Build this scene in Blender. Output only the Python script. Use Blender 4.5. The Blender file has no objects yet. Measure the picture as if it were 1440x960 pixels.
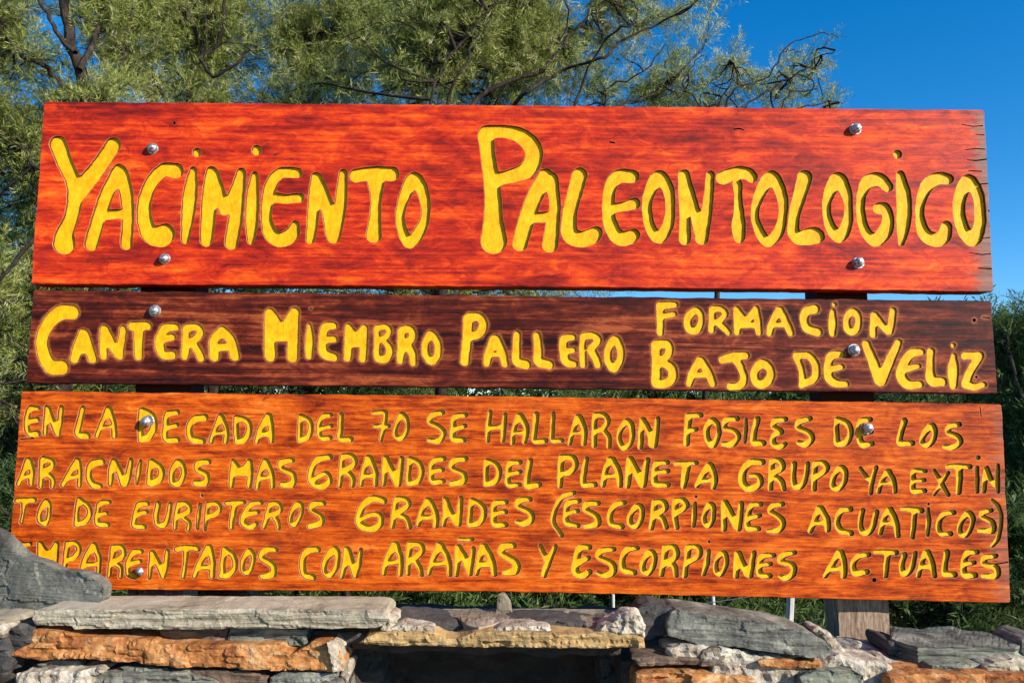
import bpy, bmesh, math, random
import numpy as np
from mathutils import Vector, Matrix, noise as mnoise
from mathutils.geometry import delaunay_2d_cdt
random.seed(7)
RNG = np.random.default_rng(7)
scene = bpy.context.scene

# ------------------------------------------------------------------ camera
FPX = 1100.0
CAM = np.array([0.0, 0.0, 1.5])
PITCH = math.radians(6.0); ROLL = math.radians(0.67)
fwd = np.array([0, math.cos(PITCH), math.sin(PITCH)])
up0 = np.array([0, -math.sin(PITCH), math.cos(PITCH)])
rt0 = np.array([1.0, 0, 0])
rgt = rt0*math.cos(ROLL) + up0*math.sin(ROLL)
upv = up0*math.cos(ROLL) - rt0*math.sin(ROLL)
cam_d = bpy.data.cameras.new('camera'); cam = bpy.data.objects.new('camera', cam_d)
scene.collection.objects.link(cam)
cam_d.sensor_width = 36; cam_d.lens = 36*FPX/1440; cam_d.clip_start = 0.02; cam_d.clip_end = 3000
M = Matrix.Identity(4)
for i in range(3):
    M[i][0] = rgt[i]; M[i][1] = upv[i]; M[i][2] = -fwd[i]; M[i][3] = CAM[i]
cam.matrix_world = M
scene.camera = cam

# ------------------------------------------------------------------ world, sun, exposure
SUN = np.array([1.4, -1.0, 0.78]); SUN /= np.linalg.norm(SUN)
elev = math.asin(SUN[2]); azim = math.atan2(SUN[0], SUN[1])
w = bpy.data.worlds.new('World'); scene.world = w; w.use_nodes = True
nt = w.node_tree
sky = nt.nodes.new('ShaderNodeTexSky'); sky.sky_type = 'NISHITA'; sky.sun_disc = False
sky.sun_elevation = elev; sky.sun_rotation = azim
sky.air_density = 1.0; sky.dust_density = 0.15; sky.ozone_density = 3.5; sky.altitude = 900
bg = nt.nodes['Background']; bg.inputs[1].default_value = 0.137
hs = nt.nodes.new('ShaderNodeHueSaturation'); hs.inputs['Saturation'].default_value = 1.36
nt.links.new(sky.outputs[0], hs.inputs['Color']); nt.links.new(hs.outputs[0], bg.inputs[0])
sd = bpy.data.lights.new('sun', 'SUN'); so = bpy.data.objects.new('sun', sd)
scene.collection.objects.link(so)
sd.energy = 5.0; sd.angle = math.radians(0.5); sd.color = (1.0, 0.93, 0.82)
so.rotation_euler = Vector(SUN).to_track_quat('Z', 'Y').to_euler()
so.location = (3, -2, 5)
scene.view_settings.view_transform = 'Standard'; scene.view_settings.look = 'None'
scene.view_settings.gamma = 1.0; scene.view_settings.exposure = 0.6

# ------------------------------------------------------------------ helpers
def ray(x, y):
    x = np.asarray(x, float); y = np.asarray(y, float)
    return fwd + ((x-720)/FPX)[..., None]*rgt - ((y-480)/FPX)[..., None]*upv
def PY(x, y, Y):
    d = ray(x, y); t = (np.asarray(Y)-CAM[1])/d[..., 1]
    return CAM + d*t[..., None]
def PZ(x, y, Z):
    d = ray(x, y); t = (np.asarray(Z)-CAM[2])/d[..., 2]
    return CAM + d*t[..., None]
def link(o, parent=None):
    scene.collection.objects.link(o)
    if parent is not None: o.parent = parent
    return o
def tag(o, label=None, cat=None, group=None, kind=None):
    if label: o['label'] = label
    if cat: o['category'] = cat
    if group: o['group'] = group
    if kind: o['kind'] = kind
    return o
def empty(name, loc):
    o = bpy.data.objects.new(name, None); o.location = loc; o.empty_display_size = 0.1
    return link(o)
def wloc(o):
    p = np.zeros(3)
    while o is not None:
        p += np.array(o.location); o = o.parent
    return p
def mesh_obj(name, V, F, mats, parent=None, midx=None, smooth=False, origin=None, attr=None):
    """V world coordinates (n,3); F list of faces or (m,k) array."""
    V = np.asarray(V, float)
    if origin is None: origin = wloc(parent) if parent is not None else np.array([V[:,0].mean(), V[:,1].mean(), V[:,2].min()])
    origin = np.asarray(origin, float)
    me = bpy.data.meshes.new(name)
    L = V - origin
    if isinstance(F, np.ndarray):
        n, k = F.shape
        me.vertices.add(len(L)); me.vertices.foreach_set('co', L.astype(np.float32).ravel())
        me.loops.add(n*k); me.loops.foreach_set('vertex_index', F.astype(np.int32).ravel())
        me.polygons.add(n); me.polygons.foreach_set('loop_start', (np.arange(n)*k).astype(np.int32))
        me.update(calc_edges=True)
    else:
        me.from_pydata([tuple(v) for v in L], [], F)
    for m in (mats if isinstance(mats, (list, tuple)) else [mats]): me.materials.append(m)
    if midx is not None: me.polygons.foreach_set('material_index', np.asarray(midx, np.int32))
    if smooth: me.polygons.foreach_set('use_smooth', np.ones(len(me.polygons), bool))
    if attr:
        for k_, v_ in attr.items():
            a = me.attributes.new(k_, 'FLOAT', 'POINT'); a.data.foreach_set('value', np.asarray(v_, np.float32))
    me.update()
    o = bpy.data.objects.new(name, me)
    link(o, parent)
    o.location = origin - (wloc(parent) if parent is not None else 0)
    return o

# ------------------------------------------------------------------ materials
class NT:
    def __init__(s, name):
        s.m = bpy.data.materials.new(name); s.m.use_nodes = True; s.t = s.m.node_tree
        s.b = s.t.nodes['Principled BSDF']; s.out = s.t.nodes['Material Output']
    def n(s, typ, **kw):
        x = s.t.nodes.new(typ)
        for k, v in kw.items():
            if k.startswith('i_'): x.inputs[k[2:].replace('_', ' ')].default_value = v
            else: setattr(x, k, v)
        return x
    def l(s, a, b): s.t.links.new(a, b)
    def coord(s, scale=(1,1,1), rot=(0,0,0), loc=(0,0,0)):
        if not hasattr(s, 'tc'): s.tc = s.n('ShaderNodeTexCoord')
        mp = s.n('ShaderNodeMapping'); mp.inputs['Scale'].default_value = scale
        mp.inputs['Rotation'].default_value = rot; mp.inputs['Location'].default_value = loc
        s.l(s.tc.outputs['Object'], mp.inputs['Vector']); return mp.outputs[0]
    def noise(s, vec, scale, detail=6, rough=0.6, dist=0.0):
        x = s.n('ShaderNodeTexNoise'); x.inputs['Scale'].default_value = scale
        x.inputs['Detail'].default_value = detail; x.inputs['Roughness'].default_value = rough
        x.inputs['Distortion'].default_value = dist; s.l(vec, x.inputs['Vector']); return x.outputs[0]
    def ramp(s, fac, stops, interp='LINEAR'):
        r = s.n('ShaderNodeValToRGB'); r.color_ramp.interpolation = interp
        e = r.color_ramp.elements
        while len(e) < len(stops): e.new(0.5)
        for k, (p, c) in enumerate(stops):
            e[k].position = p
            e[k].color = (c if isinstance(c, tuple) else (c, c, c)) + (1,)
        s.l(fac, r.inputs[0]); return r.outputs[0]
    def mix(s, f, a, b, typ='MIX'):
        x = s.n('ShaderNodeMix'); x.data_type = 'RGBA'; x.blend_type = typ
        for inp, v in ((x.inputs[0], f), (x.inputs[6], a), (x.inputs[7], b)):
            if isinstance(v, bpy.types.NodeSocket): s.l(v, inp)
            else: inp.default_value = v if isinstance(v, (int, float)) else tuple(v)+(1,)
        return x.outputs[2]
    def math(s, op, a, b=None):
        x = s.n('ShaderNodeMath'); x.operation = op
        for i, v in enumerate((a, b)):
            if v is None: continue
            if isinstance(v, bpy.types.NodeSocket): s.l(v, x.inputs[i])
            else: x.inputs[i].default_value = v
        return x.outputs[0]
    def attr(s, name):
        x = s.n('ShaderNodeAttribute'); x.attribute_name = name; return x.outputs['Fac']
    def bump(s, h, strength, dist, prev=None):
        x = s.n('ShaderNodeBump'); x.inputs['Strength'].default_value = strength
        x.inputs['Distance'].default_value = dist; s.l(h, x.inputs['Height'])
        if prev is not None: s.l(prev, x.inputs['Normal'])
        return x.outputs[0]
    def done(s, col, rough=0.6, normal=None, spec=0.5, coat=0.0, coat_rough=0.3, metal=0.0):
        for inp, v in (('Base Color', col), ('Roughness', rough)):
            if isinstance(v, bpy.types.NodeSocket): s.l(v, s.b.inputs[inp])
            else: s.b.inputs[inp].default_value = v if isinstance(v, (int, float)) else tuple(v)+(1,)
        if normal is not None: s.l(normal, s.b.inputs['Normal'])
        s.b.inputs['Specular IOR Level'].default_value = spec
        s.b.inputs['Coat Weight'].default_value = coat; s.b.inputs['Coat Roughness'].default_value = coat_rough
        s.b.inputs['Metallic'].default_value = metal
        return s.m

def wood(name, stops, grain_dark, patch=(1.3, 1, 7), grain=(2.2, 1, 75), seed=0.0, halo=None, spec=0.5,
         rough=(0.42, 0.6), coat=0.15, streak=0.5, wear_x=None, brush=0.35):
    t = NT(name)
    v1 = t.coord(patch, loc=(seed, 0, seed)); v2 = t.coord(grain, rot=(0, 0.01, 0), loc=(seed, 0, 0))
    v3 = t.coord((7, 1, 16), rot=(0, 0.25, 0), loc=(0, 0, seed*2))
    a = t.noise(v1, 2.6, 7, 0.68, 0.5); b = t.noise(v2, 1.0, 7, 0.62, 0.9); c = t.noise(v3, 2.4, 7, 0.74, 0.7)
    s = t.math('ADD', t.math('MULTIPLY', a, 1-brush), t.math('MULTIPLY', c, brush))
    s = t.math('ADD', s, t.math('MULTIPLY', t.math('SUBTRACT', b, 0.5), streak))
    col = t.ramp(s, stops)
    # dark pores and hairline checks along the grain
    v4 = t.coord((5, 1, 170), loc=(seed, 0, 3)); g = t.noise(v4, 1.0, 5, 0.6, 1.5)
    gm = t.ramp(g, [(0.56, 0.0), (0.74, 1.0)])
    msk = t.ramp(t.noise(t.coord((1.5, 1, 6), loc=(5, 0, seed)), 2.5, 4), [(0.42, 0.15), (0.66, 1.0)])
    col = t.mix(t.math('MULTIPLY', t.math('MULTIPLY', gm, msk), 0.6), col, grain_dark)
    # old blemishes and knots
    k = t.ramp(t.noise(t.coord((6, 1, 14), loc=(2, 0, seed)), 2.2, 5, 0.65, 1.0), [(0.60, 0.0), (0.74, 1.0)])
    col = t.mix(t.math('MULTIPLY', k, 0.75), col, grain_dark)
    k2 = t.ramp(t.noise(t.coord((3, 1, 4.5), loc=(7, 0, seed*3)), 1.6, 6, 0.7, 0.6), [(0.52, 0.0), (0.72, 1.0)])
    col = t.mix(t.math('MULTIPLY', k2, 0.36), col, grain_dark)
    # pale scuffs
    sc = t.ramp(t.noise(t.coord((18, 1, 50), rot=(0, 0.5, 0), loc=(seed, 0, 9)), 2.0, 4, 0.7, 2.0), [(0.66, 0.0), (0.8, 1.0)])
    col = t.mix(t.math('MULTIPLY', sc, 0.35), col, (0.75, 0.34, 0.2))
    if halo:
        hcol, hw, hs = halo
        d = t.attr('carve')
        hn = t.noise(t.coord((30, 1, 30)), 2.0, 5, 0.7, 1.0)
        f = t.math('SUBTRACT', 1.0, t.math('DIVIDE', d, hw))
        f = t.math('ADD', f, t.math('MULTIPLY', t.math('SUBTRACT', hn, 0.55), 1.7))
        fc = t.ramp(f, [(0.2, 0.0), (0.95, 1.0)])
        col = t.mix(t.math('MULTIPLY', fc, hs), col, hcol)
    if wear_x:
        d = t.attr('wear')
        wn = t.noise(t.coord((10, 1, 22)), 2.2, 6, 0.7, 1.0)
        f = t.ramp(t.math('ADD', d, t.math('MULTIPLY', t.math('SUBTRACT', wn, 0.5), 1.3)), [(0.45, 0.0), (0.75, 1.0)])
        wc = t.mix(b, (0.10, 0.035, 0.03), (0.42, 0.25, 0.19))
        col = t.mix(t.math('MULTIPLY', f, wear_x), col, wc)
    col = t.mix(1.0, col, (0.93, 0.90, 0.86), 'MULTIPLY')
    fd = t.noise(t.coord((26, 1, 150), rot=(0, 0.10, 0), loc=(seed, 0, 1)), 1.0, 4, 0.7, 0.8)      # fine brush and pore marks
    fl = t.ramp(fd, [(0.34, 0.55), (0.48, 0.95), (0.62, 1.0), (0.72, 1.25)])
    col = t.mix(0.5, col, fl, 'MULTIPLY')
    n = t.bump(b, 0.5, 0.0012); n = t.bump(g, 0.35, 0.001, n); n = t.bump(c, 0.3, 0.002, n)
    r = t.ramp(a, [(0.35, rough[0]), (0.65, rough[1])])
    return t.done(col, r, n, spec, coat, 0.35)

def stone_mat(name, stops, scale=9, strata=(1, 1, 5), bumpd=0.004, spots=None, fine=60, rough=0.85, layers=0.0, dark_tone=(0.03, 0.024, 0.02)):
    t = NT(name)
    a = t.noise(t.coord(strata), scale, 9, 0.65, 0.6)
    f = t.noise(t.coord((1, 1, 1.6)), fine, 6, 0.7)
    s = t.math('ADD', t.math('MULTIPLY', a, 0.7), t.math('MULTIPLY', f, 0.3))
    col = t.ramp(s, stops)
    if spots:
        sp = t.ramp(t.noise(t.coord(), spots[1], 6, 0.7, 0.5), [(spots[2], 0.0), (spots[2]+0.1, 1.0)])
        col = t.mix(t.math('MULTIPLY', sp, 0.8), col, spots[0])
    if layers:
        ly = t.noise(t.coord((3.5, 3.5, 95), rot=(0, 0.03, 0)), 1.0, 5, 0.65, 1.6)
        lm = t.ramp(ly, [(0.52, 0.0), (0.62, 1.0)])
        col = t.mix(t.math('MULTIPLY', lm, layers), col, dark_tone)  # thin dark lines along the layers
    pit = t.ramp(t.noise(t.coord((1, 1, 1.5)), fine*1.6, 4, 0.7), [(0.62, 0.0), (0.7, 1.0)])
    col = t.mix(t.math('MULTIPLY', pit, 0.55), col, dark_tone)  # small dark pits
    n = t.bump(a, 0.9, bumpd); n = t.bump(f, 0.8, bumpd*0.6, n)
    if layers: n = t.bump(ly, 0.8, 0.004, n)
    return t.done(col, rough, n, 0.3)

red_wood = wood('red_stained_wood', [(0.36, (0.15, 0.010, 0.007)), (0.43, (0.34, 0.017, 0.007)), (0.50, (0.58, 0.032, 0.007)),
                                     (0.58, (0.84, 0.085, 0.007)), (0.68, (0.97, 0.22, 0.015))], (0.09, 0.012, 0.01),
                seed=1.3, halo=((0.60, 0.16, 0.10), 1.6, 0.35), wear_x=0.9, brush=0.5, streak=0.4, spec=0.16, coat=0.0)
maroon_wood = wood('dark_maroon_wood', [(0.34, (0.016, 0.004, 0.004)), (0.45, (0.065, 0.009, 0.005)), (0.54, (0.16, 0.022, 0.009)),
                                        (0.64, (0.38, 0.085, 0.025))], (0.02, 0.007, 0.007), seed=4.1,
                   halo=((0.50, 0.17, 0.06), 5.0, 0.6), streak=0.7, patch=(1.3, 1, 9), spec=0.13, coat=0.0, brush=0.5)
orange_wood = wood('orange_stained_wood', [(0.33, (0.13, 0.016, 0.004)), (0.42, (0.34, 0.040, 0.004)), (0.50, (0.54, 0.078, 0.004)),
                                           (0.59, (0.72, 0.135, 0.006)), (0.71, (0.86, 0.25, 0.035))], (0.14, 0.018, 0.008), seed=8.7, spec=0.14, coat=0.0,
                   halo=((0.70, 0.30, 0.17), 1.6, 0.3), streak=0.7, grain=(7, 1, 120), brush=0.6, patch=(2.6, 1, 9), wear_x=0.55)
def yellow(name='yellow_sign_paint'):
    t = NT(name)
    a = t.noise(t.coord((1, 1, 1)), 24, 6, 0.7, 0.5); f = t.noise(t.coord((1.6, 1, 0.45), rot=(0, 0.35, 0)), 190, 4, 0.6, 0.6)
    m_ = t.math('ADD', t.math('MULTIPLY', a, 0.6), t.math('MULTIPLY', f, 0.4))
    col = t.ramp(m_, [(0.34, (0.58, 0.22, 0.002)), (0.43, (0.80, 0.34, 0.002)), (0.55, (0.95, 0.46, 0.003)), (0.68, (0.98, 0.54, 0.03))])
    sp = t.ramp(t.noise(t.coord((1, 1, 1)), 330, 3, 0.5), [(0.70, 0.0), (0.75, 1.0)])
    col = t.mix(t.math('MULTIPLY', sp, 0.6), col, (0.25, 0.10, 0.02))
    n = t.bump(f, 0.35, 0.0008); n = t.bump(a, 0.4, 0.002, n)
    return t.done(col, 0.6, n, 0.2)
yellow_paint = yellow()
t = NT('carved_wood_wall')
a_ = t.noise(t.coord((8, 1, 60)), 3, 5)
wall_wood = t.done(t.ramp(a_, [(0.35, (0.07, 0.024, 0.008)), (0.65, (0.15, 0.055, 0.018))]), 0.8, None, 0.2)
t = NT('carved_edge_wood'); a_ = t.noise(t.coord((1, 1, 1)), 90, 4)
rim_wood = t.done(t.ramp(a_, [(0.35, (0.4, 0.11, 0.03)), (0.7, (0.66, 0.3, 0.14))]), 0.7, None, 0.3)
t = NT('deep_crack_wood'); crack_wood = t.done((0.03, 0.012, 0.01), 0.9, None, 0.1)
t = NT('weathered_post_wood')
a_ = t.noise(t.coord((40, 40, 5)), 2, 8, 0.75, 1.0); b_ = t.noise(t.coord((60, 60, 14)), 3, 6, 0.7)
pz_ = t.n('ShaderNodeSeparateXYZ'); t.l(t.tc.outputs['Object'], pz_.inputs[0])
shade_f = t.n('ShaderNodeMapRange'); shade_f.inputs['From Min'].default_value = 1.185; shade_f.inputs['From Max'].default_value = 1.21  # upper post darkened in colour to paint the shade between the boards
t.l(t.math('ADD', pz_.outputs[2], t.math('MULTIPLY', b_, 0.04)), shade_f.inputs['Value'])
post_wood = t.done(t.mix(shade_f.outputs[0], t.ramp(t.math('ADD', t.math('MULTIPLY', a_, 0.6), t.math('MULTIPLY', b_, 0.4)),
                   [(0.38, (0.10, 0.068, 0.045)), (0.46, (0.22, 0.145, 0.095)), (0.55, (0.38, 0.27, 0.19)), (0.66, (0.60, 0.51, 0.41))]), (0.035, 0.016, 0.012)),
                   0.9, t.bump(b_, 0.6, 0.0012, t.bump(a_, 0.6, 0.0015)), 0.2)
t = NT('galvanised_bolt'); a_ = t.noise(t.coord((1, 1, 1)), 160, 4)
bolt_metal = t.done(t.ramp(a_, [(0.36, (0.20, 0.17, 0.15)), (0.5, (0.46, 0.45, 0.44)), (0.64, (0.66, 0.66, 0.66))]), 0.42, t.bump(a_, 0.5, 0.001), 0.5, metal=0.8)
# ------------------------------------------------------------------ lettering, traced as brush strokes "x,y,r x,y,r / ..." in enlarged views
# every entry: (board, origin x, origin y, enlargement, [(character, strokes), ...])
GL = []
GL.append((0, 30, 130, 4, [
 ('Y', "205,292,50 245,400,46 290,500,44 300,590,46 280,700,42 245,790,52 240,845,66/515,298,46 440,410,46 360,510,50 300,600,40"),
 ('A', "545,440,38 480,570,40 430,720,40 392,850,42/560,450,40 588,560,40 598,700,36 590,850,36/450,690,28 580,680,28"),
 ('C', "870,440,44 800,435,38 735,500,38 695,600,40 690,700,44 720,790,52 780,808,62 808,795,58"),
 ('i', "985,338,26/965,440,24 950,560,42 935,700,38 920,830,24"),
 ('M', "1070,450,36 1060,560,44 1050,700,44 1040,830,38/1085,460,30 1120,580,32 1140,660,32/1237,450,28 1200,560,34 1150,650,32/1237,450,28 1222,560,36 1205,700,42 1180,845,40"),
 ('i', "1322,325,30/1312,465,22 1300,580,38 1295,720,38 1290,835,22")]))
GL.append((0, 340, 150, 4, [
 ('E', "312,372,30 220,372,32 168,430,36 146,520,36 138,620,32 162,715,42 220,748,42 280,718,42 300,665,26/176,508,30 240,518,28 325,512,28"),
 ('N', "415,395,28 405,520,34 398,640,34 385,745,28/425,400,30 460,500,38 495,620,40 510,700,46/570,375,26 560,500,34 545,620,36 515,730,40"),
 ('T', "642,388,40 740,372,38 845,378,42/755,420,50 755,520,32 750,620,34 742,720,46"),
 ('O', "970,408,42 918,500,34 890,610,27 908,710,30 945,765,32 1000,700,34 1034,610,26 1022,490,34 970,408,42")]))
GL.append((0, 640, 140, 4, [
 ('P', "172,195,46 185,320,42 205,450,46 213,560,48 215,680,56 218,792,76/175,185,42 260,178,36 350,195,42 420,245,50 445,310,50 410,390,48 330,425,40 230,450,38"),
 ('A', "510,430,44 450,540,46 400,680,46 365,810,44/540,450,42 562,580,32 550,700,40 535,815,46/440,665,28 560,655,32"),
 ('L', "700,425,44 675,520,42 645,640,42 645,750,48 700,785,46 770,768,46 795,745,34"),
 ('E', "1000,432,38 920,432,40 875,490,36 862,600,34 875,700,40 920,775,42 980,775,42 1008,760,34/880,612,28 950,600,28 1010,585,34"),
 ('O', "1145,438,42 1092,530,32 1080,620,28 1100,720,30 1150,775,36 1200,700,32 1211,600,27 1198,500,34 1145,438,42")]))
GL.append((0, 830, 190, 4.8, [
 ('N', "625,265,32 632,400,36 640,560,36 640,700,42/640,262,30 670,380,36 710,520,38 745,650,44/812,268,30 800,420,34 782,560,38 755,695,46"),
 ('T', "895,288,46 980,255,44 1060,258,44 1092,282,40/995,330,34 1000,420,28 1005,520,36 1003,610,48 1008,690,40"),
 ('O', "1225,285,48 1150,390,38 1112,520,28 1140,640,34 1200,718,38 1275,650,38 1306,520,33 1290,390,40 1225,285,48")]))
GL.append((0, 1040, 150, 4, [
 ('L', "368,398,44 340,500,38 308,610,34 305,700,36 340,738,40 410,725,50 440,728,42"),
 ('O', "555,408,42 505,490,32 490,580,24 515,680,32 565,730,36 605,660,32 615,570,24 600,480,34 555,408,42"),
 ('G', "835,450,32 790,410,38 725,420,38 690,490,28 682,580,26 705,690,30 765,752,36 820,700,42 838,630,34 820,572,32 785,572,34"),
 ('i', "890,268,26/905,385,26 922,480,42 928,580,44 922,680,38 912,765,20"),
 ('C', "1178,408,30 1120,402,36 1060,440,38 1025,520,30 1015,610,26 1040,710,38 1100,748,40 1150,730,42 1165,675,34"),
 ('O', "1290,418,40 1248,490,38 1235,580,36 1260,690,38 1315,745,42 1350,680,36 1355,590,34 1342,490,34 1290,418,40")]))
# middle board
GL.append((1, 30, 390, 4, [
 ('C', "285,195,42 215,200,42 150,260,38 114,350,36 125,430,38 165,500,42 225,505,42"),
 ('A', "345,315,28 318,390,30 298,455,28/355,318,28 380,400,30 398,455,28/310,412,18 385,412,18"),
 ('N', "462,290,24 460,380,24 462,440,24/470,295,26 500,360,28 540,430,26/572,290,22 560,370,24 552,440,24"),
 ('T', "620,275,26 670,270,24 710,272,24/658,290,34 658,370,28 658,440,26"),
 ('E', "870,280,20 810,285,26 780,340,28 778,390,30 800,435,26 850,436,24/790,345,22 850,335,20"),
 ('R', "925,290,22 925,380,26 918,440,24/930,285,24 985,278,20 1005,312,24 970,352,22 930,362,20/965,365,24 990,410,24 1010,450,24"),
 ('A', "1130,302,30 1085,350,28 1085,440,32/1130,302,30 1178,350,28 1200,440,30/1090,390,22 1180,390,24")]))
GL.append((1, 360, 390, 4, [
 ('M', "75,200,28 75,320,32 80,440,34/85,205,28 145,310,38/215,195,28 150,310,38/220,195,26 210,320,32 205,445,34/110,330,30 190,330,30"),
 ('I', "300,270,14 300,350,26 298,440,22"),
 ('E', "440,270,20 390,280,26 375,350,26 382,425,28 440,450,24/390,352,20 440,345,20"),
 ('M', "520,280,22 520,370,26 515,450,24/525,285,22 560,340,26/605,285,20 565,345,26/610,285,22 605,380,24 600,455,24/540,370,24 590,370,22"),
 ('B', "680,283,18 730,277,17 750,305,18 720,340,18 682,348,18/720,352,18 752,402,22 735,452,24 690,458,22 680,430,20/678,290,18 682,350,20 678,440,20"),
 ('R', "820,300,24 818,400,26 812,465,22/825,295,24 865,290,22 882,320,22 860,362,24 825,380,20/855,375,26 880,430,24 885,480,20"),
 ('O', "985,320,24 955,370,22 955,430,22 990,470,24 1022,430,22 1022,370,22 985,320,24")]))
GL.append((1, 620, 390, 4, [
 ('P', "155,230,30 150,330,30 140,420,28 135,470,28/160,225,28 215,222,24 240,265,26 215,315,26 160,330,26"),
 ('A', "300,350,28 270,430,26 260,480,22/310,348,28 345,420,26 362,485,22/285,432,14 345,432,14"),
 ('L', "430,320,22 425,400,24 430,470,28 480,490,28"),
 ('L', "540,325,22 548,400,26 550,470,28 610,490,28"),
 ('E', "745,335,18 695,345,24 690,400,26 705,470,26 755,488,20/700,412,20 745,408,18"),
 ('R', "800,330,18 798,400,20 800,490,20/805,328,20 860,328,22 885,355,22 850,395,22/845,405,24 870,450,24 885,490,22"),
 ('O', "980,350,26 945,400,22 940,460,22 975,510,26 1010,460,22 1010,400,22 980,350,26")]))
GL.append((1, 880, 390, 4.8, [
 ('F', "235,190,30 235,290,26 235,370,26/240,190,28 335,182,22/245,262,20 330,247,20"),
 ('O', "465,225,26 420,280,28 430,345,28 480,358,26 512,290,22 500,235,22 465,225,26"),
 ('R', "585,215,24 585,300,24 580,355,24/590,210,22 650,215,22 672,250,22 630,295,22 590,305,18/625,305,24 670,345,24 695,370,22"),
 ('M', "750,215,24 755,300,26 755,370,24/755,220,24 810,300,28/880,210,22 820,300,28/885,215,20 895,300,26 900,370,24/780,320,22 880,320,22"),
 ('A', "1035,220,26 990,310,26 972,375,24/1045,220,26 1085,300,26 1115,370,26/1005,318,18 1085,318,18"),
 ('C', "1280,212,32 1220,230,32 1205,290,30 1230,345,30 1300,368,30"),
 ('i', "1410,182,18/1400,230,20 1398,300,30 1398,375,24"),
 ('B', "205,455,34 210,580,34 205,710,34/215,450,30 280,450,30 298,490,28 270,540,28 210,560,24/240,570,28 310,610,32 315,680,32 270,715,32 210,715,32"),
 ('A', "500,562,30 450,650,28 432,715,24/510,562,30 560,640,30 590,715,26/460,655,22 560,655,22"),
 ('J', "655,555,28 730,535,32 815,525,26/745,545,32 785,620,26 800,690,28 760,735,28 710,735,28"),
 ('O', "925,580,34 875,630,30 880,700,30 930,720,32 975,680,30 978,620,28 925,580,34"),
 ('D', "1150,530,24 1185,610,22 1195,690,24 1190,725,24/1150,525,22 1240,530,26 1285,600,28 1275,680,28 1190,725,24")]))
GL.append((1, 1120, 400, 4.8, [
 ('O', "385,182,28 345,220,24 345,290,26 380,320,26 415,290,24 420,220,24 385,182,28"),
 ('N', "525,205,24 522,280,26 520,335,26/535,210,26 580,270,26 620,315,26/655,175,24 645,250,26 635,315,24"),
 ('E', "305,470,24 240,480,30 215,540,28 225,630,32 280,668,28 340,670,22/230,570,24 305,555,22"),
 ('V', "472,402,30 520,520,36 560,640,38/690,392,26 640,500,34 575,650,38"),
 ('E', "845,455,26 780,465,32 725,540,34 710,620,36 760,675,32 835,672,28/740,568,28 830,550,18"),
 ('L', "910,450,28 905,540,28 915,645,36 990,655,32"),
 ('i', "1060,410,18/1065,480,20 1060,580,40 1062,680,28"),
 ('Z', "1140,480,28 1240,478,28/1240,480,30 1180,580,30 1145,660,30/1145,672,30 1210,690,26 1265,675,22")]))
# lower board, line 1
GL.append((2, 10, 550, 4.8, [
 ('E', "212,112,16 155,115,22 135,170,22 130,240,24 150,288,22 205,282,24/140,200,18 205,190,20"),
 ('N', "265,110,18 260,200,20 255,285,20/275,115,22 310,220,24 335,285,22/365,110,20 355,200,24 340,285,22"),
 ('L', "510,115,22 490,200,24 475,285,26 540,300,26"),
 ('A', "680,120,24 640,210,20 605,300,20/690,125,26 718,220,22 722,300,24/640,238,13 715,238,13"),
 ('D', "905,130,22 898,220,22 900,320,22/915,130,26 975,170,30 988,240,28 950,310,28 900,325,22"),
 ('E', "1150,140,20 1080,155,22 1070,230,24 1070,322,24 1150,325,22/1085,240,18 1150,225,18"),
 ('C', "1335,175,26 1260,190,26 1228,250,24 1245,320,28 1320,335,24"),
 # line 2
 ('A', "135,468,24 110,540,20 75,625,20/145,468,26 165,540,24 160,620,22/105,575,15 165,570,16"),
 ('R', "235,465,24 230,550,22 225,640,20/245,455,22 300,470,22 300,505,22 240,545,20/270,555,24 305,590,22 305,640,20"),
 ('A', "470,470,24 420,550,22 375,630,20/478,470,24 490,550,20 485,635,20/415,580,16 485,572,16"),
 ('C', "640,475,26 570,490,26 548,560,24 575,625,28 625,640,22"),
 ('N', "715,470,22 700,550,24 695,625,20/725,475,24 760,550,26 780,625,22/835,465,20 820,550,24 800,625,22"),
 ('I', "900,470,14 885,550,20 875,620,14"),
 ('D', "970,480,24 960,560,22 960,620,24/980,475,26 1035,520,26 1030,590,26 965,625,22"),
 ('O', "1150,480,26 1112,545,22 1115,615,22 1160,620,22 1190,560,22 1185,500,22 1150,480,26"),
 ('S', "1360,475,22 1290,485,24 1285,530,24 1345,565,24 1335,620,24 1270,620,24")]))
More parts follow.
